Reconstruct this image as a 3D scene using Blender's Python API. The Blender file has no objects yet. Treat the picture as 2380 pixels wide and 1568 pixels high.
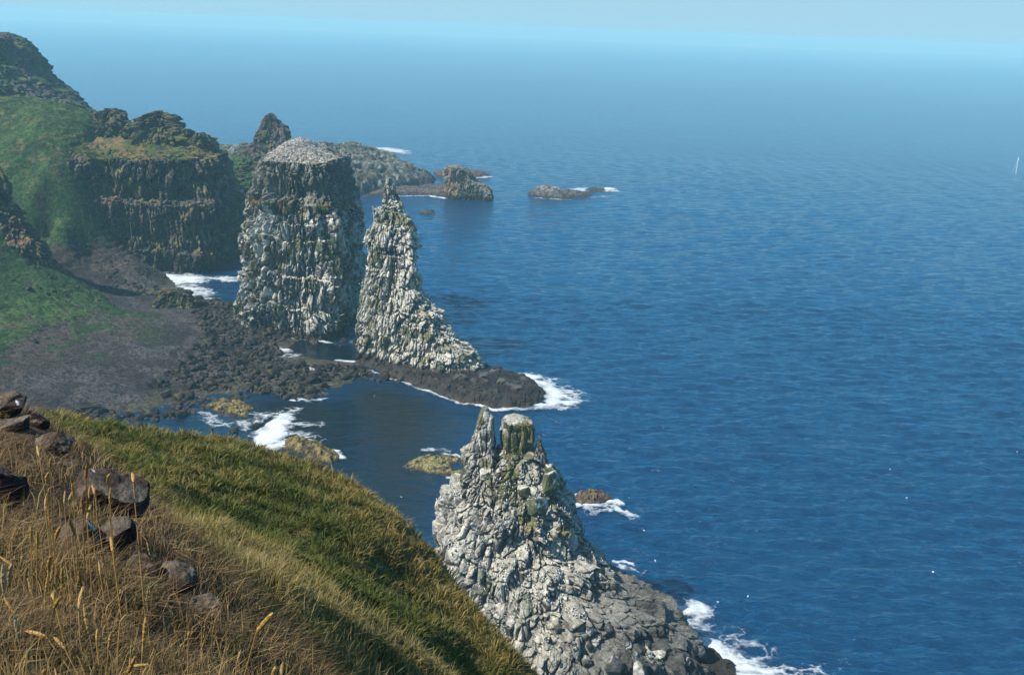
import bpy, math, random
import numpy as np
from mathutils import Vector, Matrix
random.seed(7); rng = np.random.default_rng(11)
sc = bpy.context.scene
COL = sc.collection

# ------------------------------------------------------------------ camera
H = 110.0; TF = math.tan(math.radians(27.0)); PITCH = math.radians(17.1); ROLL = math.radians(2.1)
_r = np.array([1, 0, 0.]); _f = np.array([0, math.cos(PITCH), -math.sin(PITCH)]); _u = np.array([0, math.sin(PITCH), math.cos(PITCH)])
CR = _r*math.cos(ROLL)+_u*math.sin(ROLL); CU = _u*math.cos(ROLL)-_r*math.sin(ROLL); CO = np.array([0, 0, H])
def ray(px, py): return _f+CR*(px-1190)/1190*TF+CU*(784-py)/1190*TF
def atz(px, py, z):
    d = ray(px, py); return CO+d*((z-H)/d[2])
def aty(px, py, Y):
    d = ray(px, py); return CO+d*(Y/d[1])
cam = bpy.data.cameras.new("camera"); camo = bpy.data.objects.new("camera", cam); COL.objects.link(camo)
cam.sensor_width = 36; cam.lens = 18/TF; cam.clip_start = 0.1; cam.clip_end = 40000
m = Matrix.Identity(4)
for i in range(3):
    m[i][0] = CR[i]; m[i][1] = CU[i]; m[i][2] = -_f[i]; m[i][3] = CO[i]
camo.matrix_world = m; sc.camera = camo

# ------------------------------------------------------------------ numpy noise
def _hash(ix, iy, iz, s):
    h = (ix.astype(np.int64)*374761393+iy.astype(np.int64)*668265263+iz.astype(np.int64)*2147483647+s*974634777) & 0xFFFFFFFF
    h = ((h ^ (h >> 13))*1274126177) & 0xFFFFFFFF
    h = ((h ^ (h >> 16))*2246822519) & 0xFFFFFFFF
    h = h ^ (h >> 15)
    return (h & 0xFFFFFF)/float(0x1000000)
def vnoise(p, s=0):
    f = np.floor(p); t = p-f; t = t*t*t*(t*(t*6-15)+10); i = f.astype(np.int64); r = 0
    for dx in (0, 1):
        wx = t[..., 0] if dx else 1-t[..., 0]
        for dy in (0, 1):
            wy = t[..., 1] if dy else 1-t[..., 1]
            for dz in (0, 1):
                wz = t[..., 2] if dz else 1-t[..., 2]
                r = r+wx*wy*wz*_hash(i[..., 0]+dx, i[..., 1]+dy, i[..., 2]+dz, s)
    return r
def fbm(p, o=4, s=0, g=0.5):
    a = 1.; r = 0; tot = 0
    for k in range(o):
        r = r+a*vnoise(p*(2.03**k)+k*17.3, s+k); tot += a; a *= g
    return r/tot
def vor(p, s=0, jit=0.9):
    f = np.floor(p).astype(np.int64); F1 = np.full(p.shape[:-1], 9.); F2 = F1.copy(); ID = np.zeros(p.shape[:-1])
    for dx in (-1, 0, 1):
        for dy in (-1, 0, 1):
            for dz in (-1, 0, 1):
                c = [f[..., 0]+dx, f[..., 1]+dy, f[..., 2]+dz]
                d = 0
                for k in range(3):
                    d = d+(c[k]+0.5+jit*(_hash(c[0], c[1], c[2], s+k)-0.5)-p[..., k])**2
                d = np.sqrt(d); idh = _hash(c[0], c[1], c[2], s+9)
                new = d < F1
                F2 = np.where(new, F1, np.minimum(F2, d)); ID = np.where(new, idh, ID); F1 = np.where(new, d, F1)
    return F1, F2, ID
def sstep(a, b, x):
    t = np.clip((x-a)/(b-a), 0, 1); return t*t*(3-2*t)
def mix(a, b, t):
    t = np.asarray(t)[..., None]; return a*(1-t)+np.asarray(b)*t
def C(*v): return np.array(v, float)

# ------------------------------------------------------------------ mesh helpers
def tag(o, label=None, cat=None, group=None, kind=None):
    if label: o['label'] = label
    if cat: o['category'] = cat
    if group: o['group'] = group
    if kind: o['kind'] = kind
    return o
def raw_mesh(name, V, F, mats, col=None, smooth=False, midx=None, attrs=None):
    """F: int array (n,4) or (n,3) or a list of such arrays"""
    me = bpy.data.meshes.new(name)
    Fs = F if isinstance(F, list) else [F]
    nl = sum(f.size for f in Fs); nf = sum(len(f) for f in Fs)
    me.vertices.add(len(V)); me.vertices.foreach_set('co', np.ascontiguousarray(V, np.float32).ravel())
    me.loops.add(nl); me.loops.foreach_set('vertex_index', np.concatenate([f.ravel() for f in Fs]).astype(np.int32))
    me.polygons.add(nf)
    tot = np.concatenate([np.full(len(f), f.shape[1]) for f in Fs]); st = np.concatenate([[0], np.cumsum(tot)[:-1]])
    me.polygons.foreach_set('loop_start', st.astype(np.int32))
    me.polygons.foreach_set('use_smooth', np.full(nf, smooth))
    if midx is not None: me.polygons.foreach_set('material_index', midx.astype(np.int32))
    me.update(calc_edges=True)
    if col is not None:
        a = me.color_attributes.new('col', 'FLOAT_COLOR', 'POINT')
        a.data.foreach_set('color', np.concatenate([col, np.ones((len(col), 1))], 1).astype(np.float32).ravel())
    for k, v in (attrs or {}).items():
        a = me.attributes.new(k, 'FLOAT', 'POINT'); a.data.foreach_set('value', v.astype(np.float32).ravel())
    for mt in (mats if isinstance(mats, list) else [mats]): me.materials.append(mt)
    return me
def link(name, me, parent=None):
    o = bpy.data.objects.new(name, me); COL.objects.link(o)
    if parent: o.parent = parent
    return o
def empty(name, loc=(0, 0, 0)):
    o = bpy.data.objects.new(name, None); o.location = loc; o.empty_display_size = 0.2; COL.objects.link(o); return o
def grid_faces(nr, nc, wrap=False):
    i = np.arange(nr-1)[:, None]*nc; n = nc if wrap else nc-1
    j = np.arange(n)[None, :]; j2 = (j+1) % nc
    return np.stack([i+j, i+j2, i+nc+j2, i+nc+j], -1).reshape(-1, 4)
def grid_normals(V, wrap=False):
    du = (np.roll(V, -1, 1)-np.roll(V, 1, 1)) if wrap else np.gradient(V, axis=1)
    dv = np.gradient(V, axis=0); n = np.cross(du, dv)
    return n/(np.linalg.norm(n, axis=-1, keepdims=True)+1e-9)
def tps_fit(pts):
    P = np.array(pts, float); n = len(P); s = 50.
    A = P[:, :2]/s; d = np.linalg.norm(A[:, None]-A[None], axis=-1)
    K = np.where(d > 0, d*d*np.log(d+1e-12), 0)+np.eye(n)*0.002
    Q = np.c_[np.ones(n), A]; M = np.block([[K, Q], [Q.T, np.zeros((3, 3))]])
    w = np.linalg.solve(M, np.r_[P[:, 2], 0, 0, 0])
    def f(x, y):
        sh = np.shape(x); X = np.c_[np.ravel(x), np.ravel(y)]/s; r = np.zeros(len(X))
        for k in range(n):
            dd = ((X-A[k])**2).sum(1); r += w[k]*0.5*dd*np.log(dd+1e-12)
        return (r+w[n]+X@w[n+1:]).reshape(sh)
    return f
def poly_sd(x, y, poly):
    """signed distance to a closed polygon, positive inside"""
    P = np.array(poly); d = np.full(np.shape(x), 1e9); ins = np.zeros(np.shape(x), bool)
    for k in range(len(P)):
        a = P[k]; b = P[(k+1) % len(P)]; e = b-a
        t = np.clip(((x-a[0])*e[0]+(y-a[1])*e[1])/(e@e+1e-12), 0, 1)
        d = np.minimum(d, np.hypot(x-a[0]-t*e[0], y-a[1]-t*e[1]))
        c = ((a[1] > y) != (b[1] > y)) & (x < (b[0]-a[0])*(y-a[1])/(b[1]-a[1]+1e-12)+a[0]); ins ^= c
    return np.where(ins, d, -d)

# ------------------------------------------------------------------ materials
def new_mat(name):
    mt = bpy.data.materials.new(name); mt.use_nodes = True; nt = mt.node_tree
    return mt, nt, nt.nodes['Principled BSDF'], nt.nodes.new, nt.links.new
def surface_mat(name, rough=0.9, nscale=3.0, namt=0.35, bscale=4.0, bump=0.5, bdist=0.2, fine=None, spec=0.25, vcol=None):
    """vertex albedo broken up by noise, with a noise bump"""
    mt, nt, b, N, L = new_mat(name)
    a = N('ShaderNodeAttribute'); a.attribute_name = 'col'
    tc = N('ShaderNodeTexCoord')
    n1 = N('ShaderNodeTexNoise'); n1.inputs['Scale'].default_value = nscale; n1.inputs['Detail'].default_value = 6; n1.inputs['Roughness'].default_value = 0.7
    L(tc.outputs['Object'], n1.inputs['Vector'])
    mr = N('ShaderNodeMapRange'); mr.inputs[1].default_value = 0.3; mr.inputs[2].default_value = 0.7; mr.inputs[3].default_value = 1-namt; mr.inputs[4].default_value = 1+namt
    L(n1.outputs['Fac'], mr.inputs[0])
    mx = N('ShaderNodeMix'); mx.data_type = 'RGBA'; mx.blend_type = 'MULTIPLY'; mx.inputs[0].default_value = 1
    L(a.outputs['Color'], mx.inputs[6]); L(mr.outputs[0], mx.inputs[7]); out = mx.outputs[2]
    if fine:
        v = N('ShaderNodeTexVoronoi'); v.inputs['Scale'].default_value = fine[0]; L(tc.outputs['Object'], v.inputs['Vector'])
        sp = N('ShaderNodeSeparateColor'); L(v.outputs['Color'], sp.inputs[0])
        m2 = N('ShaderNodeMapRange'); m2.inputs[3].default_value = 1-fine[1]; m2.inputs[4].default_value = 1+fine[1]; L(sp.outputs[0], m2.inputs[0])
        mm = N('ShaderNodeMix'); mm.data_type = 'RGBA'; mm.blend_type = 'MULTIPLY'; mm.inputs[0].default_value = 1
        L(out, mm.inputs[6]); L(m2.outputs[0], mm.inputs[7]); out = mm.outputs[2]
    L(out, b.inputs['Base Color'])
    n2 = N('ShaderNodeTexNoise'); n2.inputs['Scale'].default_value = bscale; n2.inputs['Detail'].default_value = 8; n2.inputs['Roughness'].default_value = 0.65
    L(tc.outputs['Object'], n2.inputs['Vector'])
    bp = N('ShaderNodeBump'); bp.inputs['Strength'].default_value = bump; bp.inputs['Distance'].default_value = bdist
    L(n2.outputs['Fac'], bp.inputs['Height']); L(bp.outputs[0], b.inputs['Normal'])
    b.inputs['Roughness'].default_value = rough; b.inputs['Specular IOR Level'].default_value = spec
    return mt
M_ROCK = surface_mat('weathered_rock', nscale=1.6, namt=0.62, bscale=1.8, bump=0.85, bdist=0.6)
M_FAR = surface_mat('distant_rock', nscale=0.5, namt=0.35, bscale=0.5, bump=0.8, bdist=1.2)
M_BOULDER = surface_mat('wet_boulder', rough=0.75, nscale=1.6, namt=0.5, bscale=3, bump=0.6, bdist=0.2, spec=0.2)
M_STONE = surface_mat('lichened_stone', nscale=17, namt=0.85, bscale=13, bump=1.0, bdist=0.09)
M_LAND = surface_mat('turf_and_shingle', nscale=0.35, namt=0.35, bscale=1.0, bump=1.0, bdist=0.9, fine=(1.3, .7))
M_SOIL = surface_mat('rough_turf', nscale=2.5, namt=0.5, bscale=5, bump=1.0, bdist=0.15)
def plain_mat(name, col, rough=0.7):
    mt, nt, b, N, L = new_mat(name); b.inputs['Roughness'].default_value = rough
    tc = N('ShaderNodeTexCoord'); n = N('ShaderNodeTexNoise'); n.inputs['Scale'].default_value = 9; L(tc.outputs['Object'], n.inputs['Vector'])
    mr = N('ShaderNodeMapRange'); mr.inputs[3].default_value = 0.8; mr.inputs[4].default_value = 1.15; L(n.outputs['Fac'], mr.inputs[0])
    mx = N('ShaderNodeMix'); mx.data_type = 'RGBA'; mx.blend_type = 'MULTIPLY'; mx.inputs[0].default_value = 1; mx.inputs[6].default_value = (*col, 1)
    L(mr.outputs[0], mx.inputs[7]); L(mx.outputs[2], b.inputs['Base Color']); return mt
M_WHITE = plain_mat('white_feather', (0.8, 0.79, 0.75)); M_DARK = plain_mat('dark_feather', (0.035, 0.03, 0.028)); M_GREYF = plain_mat('grey_feather', (0.4, 0.42, 0.45))
M_MAST = plain_mat('white_paint', (0.8, 0.8, 0.8), 0.4)
def grass_mat(name, trans=0.35):
    mt, nt, b, N, L = new_mat(name); a = N('ShaderNodeAttribute'); a.attribute_name = 'col'
    L(a.outputs['Color'], b.inputs['Base Color']); b.inputs['Roughness'].default_value = 0.6; b.inputs['Specular IOR Level'].default_value = 0.2
    t = N('ShaderNodeBsdfTranslucent'); L(a.outputs['Color'], t.inputs['Color'])
    ms = N('ShaderNodeMixShader'); ms.inputs[0].default_value = trans
    L(b.outputs[0], ms.inputs[1]); L(t.outputs[0], ms.inputs[2]); L(ms.outputs[0], nt.nodes['Material Output'].inputs['Surface']); return mt
M_GRASS = grass_mat('grass_blade'); M_SEED = grass_mat('dry_seed_head', 0.25)

# palette (linear albedo)
GUANO = C(.54, .505, .40); GUANO2 = C(.27, .255, .215); GREY = C(.095, .09, .08); DARKR = C(.026, .026, .028); BROWN = C(.10, .075, .055)
OLIVE = C(.12, .11, .035); MOSS = C(.035, .052, .02); ORANGE = C(.24, .13, .05); WET = C(.018, .017, .016); KELP = C(.05, .032, .02)
GREEN = C(.05, .115, .02); DRY = C(.26, .19, .075); SUNGR = C(.14, .16, .035); LICH = C(.26, .23, .07)

# ------------------------------------------------------------------ rock masses
BIRD_SPOTS = {}
def stack(name, rows, n=2.6, shear=0.0, kl=-0.6, kr=0.6, nr=200, nc=260, A=(2., 1.2, .5), sx=2.4, sz=6., terr=0., dome=0., cap=0, domec=(0, 0),
          colf=None, mat=None, parent=None, seed=0, front=True, keep=None, capn=.5, sub=True, strata=(0, 5)):
    rows = sorted(rows, key=lambda r: -r[0])           # bottom first
    K = []
    for py, xl, xr, D, b in rows:
        z = aty((xl+xr)/2, py, D)[2]
        dl = ray(xl, py); dr = ray(xr, py); ql = dl[0]/dl[1]; qr = dr[0]/dr[1]
        cx = (ql+qr)/2*D; XL = ql*D; XR = qr*D
        for _ in range(5):
            XL = ql*(D+shear*(XL-cx)+kl*b); XR = qr*(D+shear*(XR-cx)+kr*b); cx = (XL+XR)/2
        K.append((z, cx, (XR-XL)/2, D, b))
    K = np.array(K); K = K[np.argsort(K[:, 0])]
    if K[0, 0] > -3 and sub: K = np.vstack([[-3.5, *K[0, 1:]], K])
    z0, z1 = K[0, 0], K[-1, 0]
    td = np.linspace(0, 2*np.pi, 40001); cd, sd_ = np.cos(td), np.sin(td); am, bm_ = np.median(K[:, 2]), np.median(K[:, 4])
    ex = am*np.sign(cd)*np.abs(cd)**(2/n); ey = bm_*np.sign(sd_)*np.abs(sd_)**(2/n)
    arc = np.r_[0, np.cumsum(np.hypot(np.diff(ex), np.diff(ey))*np.where(sd_[1:] < .2, 1.8, 1.))]   # even spacing along the outline, finer on the seaward-facing front
    th = np.interp(np.linspace(0, arc[-1], nc, endpoint=False), arc, td)
    zz = np.linspace(z0, z1, nr)
    TH, ZZ = np.meshgrid(th, zz)
    c, s = np.cos(TH), np.sin(TH)
    ux = np.sign(c)*np.abs(c)**(2/n); uy = np.sign(s)*np.abs(s)**(2/n)
    Zq = ZZ
    if terr:
        ph = 3*fbm(np.stack([ux*2, uy*2, ZZ*0], -1), 2, seed+40)+0.25*fbm(np.stack([ux*9, uy*9, ZZ*.1], -1), 2, seed+41)
        q = ZZ/terr+ph; fq = np.floor(q); Zq = (fq+sstep(.5, 1., q-fq)-ph)*terr; Zq = np.clip(0.35*ZZ+0.65*Zq, z0, z1)
    g = [np.interp(Zq, K[:, 0], K[:, k]) for k in range(1, 5)]
    P = np.stack([g[0]+g[1]*ux, g[2]+g[3]*uy+shear*g[1]*ux, ZZ], -1)
    nx, ny = ux/np.maximum(g[1], .3), uy/np.maximum(g[3], .3); l = np.hypot(nx, ny)+1e-9; nx, ny = nx/l, ny/l
    if cap:
        fr = np.linspace(1, 0, cap+1)[1:]; top = P[-1]; cen = top.mean(0); cps = []
        for q in fr:
            r = cen+(top-cen)*q; w = r.copy()
            dd = np.hypot((r[:, 0]-cen[0])/(K[-1, 2]+.1)-domec[0], (r[:, 1]-cen[1])/(K[-1, 4]+.1)-domec[1])
            w[:, 2] = top[:, 2]+dome*np.clip(1-dd*.85, -0.2, 1)*sstep(1, .75, q)+capn*(fbm(r*[.25, .25, 0], 4, seed+5)-.5)*2*sstep(1, .9, q)*max(1, dome*.5)
            cps.append(w)
        P = np.concatenate([P, np.array(cps)], 0)
        z_ = np.zeros((cap, nc)); nx = np.concatenate([nx, z_+nx[-1]*fr[:, None]]); ny = np.concatenate([ny, z_+ny[-1]*fr[:, None]])
    wsc = np.concatenate([np.interp(zz, K[:, 0], np.minimum(K[:, 2], K[:, 4])), np.full(cap, min(K[-1, 2], K[-1, 4]))])[:, None]
    att = np.clip(wsc/5., .12, 1)
    capm = np.zeros(P.shape[:2]); 
    if cap: capm[-cap:] = np.linspace(.3, 1, cap)[:, None]
    Pw = P+1.6*(np.stack([fbm(P/9+5, 2, seed+1), fbm(P/9+25, 2, seed+2), fbm(P/9+45, 2, seed+3)], -1)-.5)
    big = fbm(Pw/14, 3, seed+4)-.5
    f1, f2, idb = vor(Pw/[sx*2.2, sx*2.2, sz*1.5], seed+11)
    g1, g2, idm = vor(Pw/[sx, sx, sz*.9], seed+12)
    h1, h2, ids = vor(Pw/[sx*.42, sx*.42, sx*1.5], seed+13)
    d = 4*A[0]*big+2*A[1]*(idb-.5)+2*A[1]*.55*(idm-.5)+2*A[2]*(ids-.5)
    d -= A[1]*.9*np.exp(-(f2-f1)/.07)+A[1]*1.1*np.exp(-(g2-g1)/.085)+A[2]*1.1*np.exp(-(h2-h1)/.10)
    if strata[0]:
        lz = (P[..., 2]+strata[1]*1.1*(fbm(P/[11, 11, 40], 3, seed+50)-.5)*2+.05*P[..., 0])/strata[1]; fl = np.floor(lz); fr_ = lz-fl
        lay = _hash(fl.astype(np.int64), fl.astype(np.int64)*0, fl.astype(np.int64)*0+seed, 3); brk = sstep(.35, .55, fbm(P/[7, 7, 20], 3, seed+51))
        d += strata[0]*brk*(2*(lay-.5)-.8*np.exp(-fr_/.09)+.5*np.exp(-(1-fr_)/.12))
    d = d*att*(1-.85*capm)
    V = P.copy(); V[..., 0] += nx*d; V[..., 1] += ny*d
    V[..., 2] += ((idm-.5)*A[2]*1.2+(ids-.5)*A[2]*.9)*np.clip(att, 0, 1)*np.where(ZZ.max() > 0, 1, 1)*np.concatenate([np.ones((nr, 1)), np.full((cap, 1), .4)])*sstep(0, 3, P[..., 2]-z0)
    N = grid_normals(V, True)
    zt = (P[..., 2]-z0)/(z1-z0)
    info = dict(P=P, V=V, N=N, zt=zt, z=V[..., 2], cap=capm, idb=idb, idm=idm, ids=ids, ed=g2-g1, seed=seed, ux=np.concatenate([ux, np.repeat(ux[-1:], cap, 0)]) if cap else ux)
    col = colf(info)
    F = grid_faces(V.shape[0], nc, True); tris = []
    if not cap:
        Vf = np.concatenate([V.reshape(-1, 3), V[-1].mean(0)[None]+[[0, 0, .1]]]); ti = (V.shape[0]-1)*nc; j = np.arange(nc)
        tris = [np.stack([ti+j, ti+(j+1) % nc, np.full(nc, len(Vf)-1)], -1)]; colv = np.concatenate([col.reshape(-1, 3), col[-1].mean(0)[None]])
    else: Vf, colv = V.reshape(-1, 3), col.reshape(-1, 3)
    me = raw_mesh(name, Vf, [F]+tris, mat or M_ROCK, colv)
    if keep: BIRD_SPOTS.setdefault(keep, []).append((V.reshape(-1, 3), N.reshape(-1, 3)))
    return link(name, me, parent)

def rock_col(guano=.5, base=GREY, dark=DARKR, lich=.3, moss=.2, wet=4., top=None, brown=.15, gz=(0, 1)):
    def f(i):
        P, N, s = i['P'], i['N'], i['seed']; V = i['V']
        n1 = fbm(P/6, 4, s+60); n2 = fbm(P/[2.2, 2.2, 5], 4, s+61); n3 = fbm(P/1.1, 3, s+62); n4 = fbm(P/[1.2, 1.2, 9], 3, s+66)
        c = mix(np.broadcast_to(base, P.shape), dark, sstep(.3, .62, .5*n2+.5*i['idm']))
        c = mix(c, BROWN, brown*2*sstep(.5, .75, fbm(P/8, 3, s+63)))
        up = sstep(.0, .6, N[..., 2])
        gq = guano*1.25*(.35+.65*sstep(gz[0]-.05, gz[0]+.2, i['zt'])*sstep(gz[1]+.1, gz[1]-.1, i['zt']))
        gm = sstep(.55, .65, .28*n2+.24*n3+.36*n4+.62*(n1-.5)+.18*(i['ids']-.5)+.3*(i['idm']-.5)+.36*(gq-.5)+.40*up-.02)
        c = mix(c, mix(np.broadcast_to(GUANO2, P.shape), GUANO, n3), gm*np.clip(guano*1.6, 0, 1))
        c = mix(c, OLIVE, .85*sstep(.62-.22*lich, .72-.1*lich, fbm(P/[3.5, 3.5, 6], 3, s+64))*sstep(0, .1, lich))
        c = mix(c, MOSS, .85*sstep(.66-.22*moss, .74-.1*moss, fbm(P/[4, 4, 7], 3, s+65))*sstep(0, .1, moss))
        if top is not None: c = top(i, c)
        wl = wet*(.6+.8*n1); c = mix(c, mix(np.broadcast_to(WET, P.shape), KELP, n3), sstep(wl+1.2, wl-.4, V[..., 2])*(wet > 0))
        return c*(.8+.4*n3[..., None])
    return f

def near_flank_shade(i, c):  # shade of the right flank, painted dark over the lower rock colour
    P = i['P']; q = sstep(8, 26, P[..., 0]+.3*(165-P[..., 1]))*sstep(24, 9, P[..., 2]); n = fbm(P/3, 4, 871)
    return mix(c, mix(np.broadcast_to(C(.022, .022, .022), P.shape), C(.105, .105, .095), sstep(.42, .62, n)), .9*q*sstep(.3, .5, fbm(P/5, 3, 872)+.25*q))
# --- the near stack with twin pinnacles
near = tag(empty('sea_stack', (9, 165, 0)), 'nearest guano-white sea stack with twin pinnacles, in front of the grassy slope edge', 'sea stack', 'sea stacks')
def sub_of(parent):
    def p(o):
        o.parent = parent; o.matrix_parent_inverse = Matrix.Translation(-Vector(parent.location)); return o
    return p
pn = sub_of(near)
pn(stack('rock_body', [(1142, 1066, 1290, 172, 6.5), (1158, 1046, 1304, 172, 8.5), (1200, 1030, 1330, 171, 10), (1260, 1014, 1365, 169, 12), (1310, 1012, 1412, 167, 13), (1350, 1015, 1450, 165.5, 13.5), (1395, 1030, 1525, 163, 14), (1440, 1045, 1578, 161, 14.5), (1490, 1060, 1612, 159, 15), (1560, 1075, 1695, 156.5, 16)],
         n=2.3, shear=-.12, nr=300, nc=640, strata=(.75, 4.0), A=(.9, 1.0, .2), sx=2.5, sz=9, terr=5.2, cap=24, dome=.6, colf=rock_col(.54, lich=.0, moss=.06, wet=3.2, brown=.25, top=near_flank_shade), seed=3, keep='near', kl=-.3, kr=.2))
for nm, rows, sd, lf in (
    ('left_pinnacle', [(947, 1121, 1133, 172, 1.0), (965, 1113, 1143, 172, 1.6), (1000, 1103, 1144, 172, 2.1), (1040, 1090, 1147, 172, 2.6), (1052, 1076, 1150, 172, 3.2), (1092, 1080, 1162, 171.5, 4.0), (1140, 1068, 1182, 171, 5.5), (1190, 1052, 1205, 170.5, 7)], 21, .5),
    ('right_pinnacle', [(977, 1170, 1233, 171, 2.4), (1000, 1168, 1235, 171, 2.6), (1038, 1168, 1236, 171, 2.7), (1056, 1156, 1258, 170.5, 3.8), (1092, 1148, 1277, 170, 5), (1132, 1134, 1300, 169.5, 7), (1200, 1112, 1322, 168.5, 9)], 31, .55),
    ('spire', [(1014, 1250, 1257, 169.5, .35), (1030, 1245, 1261, 169.5, .8), (1050, 1238, 1270, 169.5, 1.3), (1090, 1232, 1276, 169.5, 2), (1130, 1220, 1296, 169, 3)], 41, 0)):
    pn(stack(nm, rows, n=3.6 if 'right' in nm else 2.5, nr=210, nc=240, A=(1.2, .85, .3), sx=1.5, sz=5, cap=10 if 'right' in nm else 0, dome=.5, capn=1.1, colf=rock_col(.5, lich=lf*.7, moss=.05, wet=0), seed=sd, keep='near', kl=0, kr=0, sub=False))

# --- boulders
def boulder_mesh(name, seed, res=4, planes=16, colf=None, mat=None, dims=(1, 1, .75), rough=.12, cut=(.55, .85)):
    import bmesh
    bm = bmesh.new(); bmesh.ops.create_icosphere(bm, subdivisions=res, radius=1)
    V = np.array([v.co[:] for v in bm.verts]); F = np.array([[v.index for v in f.verts] for f in bm.faces]); bm.free()
    r = np.random.default_rng(seed)
    for k in range(planes):
        nrm = r.normal(size=3); nrm /= np.linalg.norm(nrm); dd = r.uniform(*cut)
        h = V@nrm-dd; V = V-np.clip(h, 0, None)[:, None]*nrm*.92
    L = V/np.linalg.norm(V, axis=1, keepdims=True)
    V = V+L*((fbm(V*1.6+seed*7, 4, seed)-.5)*2*rough)[:, None]
    V = V/np.abs(V).max(0)*np.array(dims)
    e1 = V[F[:, 1]]-V[F[:, 0]]; e2 = V[F[:, 2]]-V[F[:, 0]]; fn = np.cross(e1, e2); N = np.zeros_like(V)
    for k in range(3): np.add.at(N, F[:, k], fn)
    N /= np.linalg.norm(N, axis=1, keepdims=True)+1e-9
    return raw_mesh(name, V, F, mat or M_BOULDER, colf(V, N, seed), smooth=False), V, F
def bcol_dark(V, N, s):
    n = fbm(V*2, 4, s+3); c = mix(np.broadcast_to(C(.006, .0055, .006), V.shape), C(.022, .018, .016), sstep(.4, .65, n))
    return mix(c, C(.10, .085, .03), .6*sstep(.6, .7, fbm(V*1.5+9, 3, s+5)))
def bcol_pale(V, N, s):
    n = fbm(V*2.2, 4, s+3); c = mix(np.broadcast_to(C(.06, .06, .058), V.shape), C(.40, .39, .34), sstep(.42, .66, n+.25*N[:, 2]-.05))
    return mix(c, C(.05, .06, .035), .7*sstep(.56, .68, fbm(V*1.3+4, 3, s+6)))
def bcol_mossy(V, N, s):
    n = fbm(V*2.2, 4, s+3); c = mix(np.broadcast_to(C(.05, .06, .03), V.shape), C(.12, .12, .05), n)
    return mix(c, C(.5, .48, .4), sstep(.4, .6, N[:, 2]*.6+n*.5))
DARKP = [boulder_mesh('boulder', 50+k, 3, 14, bcol_dark, dims=(1, .8, .65))[0] for k in range(7)]
PALEP = [boulder_mesh('boulder', 80+k, 4, 16, bcol_pale, M_ROCK, dims=(1, .85, .75))[0] for k in range(6)]
mossy = [boulder_mesh('boulder', 97+k, 5, 14, bcol_mossy, M_ROCK, dims=(1, .9, 1.2), rough=.1)[0] for k in range(3)]
for k, (px, py, Y, s) in enumerate(((1246, 1176, 162.2, 2.1), (1276, 1122, 165, 2.1), (1278, 1090, 167.5, 1.2), (1216, 1140, 163.5, 1.2), (1132, 1105, 168.3, 1.5))):
    o = link('boulder', mossy[k % 3]); o.location = aty(px, py, Y); o.scale = (s,)*3; o.rotation_euler = (.2*k, .3, k*1.3); pn(o)
    o['label'] = 'mossy green boulder with a white top'

# --- second stack, tall fin with a ragged pinnacle
s2 = tag(empty('sea_stack', (-35, 325, 0)), 'pale fin-shaped sea stack with a knobbly rock finger on top, above a dark platform', 'sea stack', 'sea stacks')
p2 = sub_of(s2)
p2(stack('rock_body', [(489, 862, 936, 335, 4.5), (505, 861, 950, 335, 5), (540, 858, 958, 334, 6), (570, 853, 966, 333, 6.5), (620, 850, 974, 332, 7.5), (660, 840, 985, 331, 8.5), (690, 834, 1000, 330, 9), (740, 829, 1040, 328, 10), (775, 826, 1080, 326, 10.5), (790, 825, 1114, 325, 10.5), (830, 823, 1128, 322, 11), (868, 826, 1142, 319, 11)],
         n=2.5, shear=-.42, nr=330, nc=520, strata=(.5, 4.5), A=(1.2, 1.0, .6), sx=2.4, sz=6, terr=0, cap=14, dome=.6, colf=rock_col(.8, lich=.12, moss=.12, wet=3.0, brown=.15), seed=5, keep='s2', kl=-.2, kr=.2))
p2(stack('pinnacle', [(414, 900, 910, 334.5, 1.2), (428, 895, 916, 334.5, 1.8), (448, 891, 916, 334.5, 2.2), (462, 889, 924, 334.5, 2.4), (476, 890, 930, 334.5, 2.8), (500, 884, 936, 334.5, 3.4)],
         n=2.6, nr=110, nc=120, A=(2.4, 1.3, .7), sx=1.9, sz=3.0, colf=rock_col(.6, lich=.42, moss=.1, wet=0), seed=15, keep='s2', kl=0, kr=0, sub=False))
o = p2(stack('leaning_slab', [(510, 948, 957, 330, .9), (528, 944, 966, 330, 1.6), (555, 944, 968, 330, 1.7), (572, 946, 966, 330, 1.5)], n=4, nr=60, nc=70, A=(.5, .3, .15), sx=2, sz=6,
         colf=lambda i: mix(np.broadcast_to(C(.22, .15, .05), i['P'].shape), C(.12, .12, .05), fbm(i['P']/2, 3, 3)), seed=16, kl=0, kr=0, sub=False))
o['label'] = 'ochre slab leaning on the shoulder'

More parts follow.
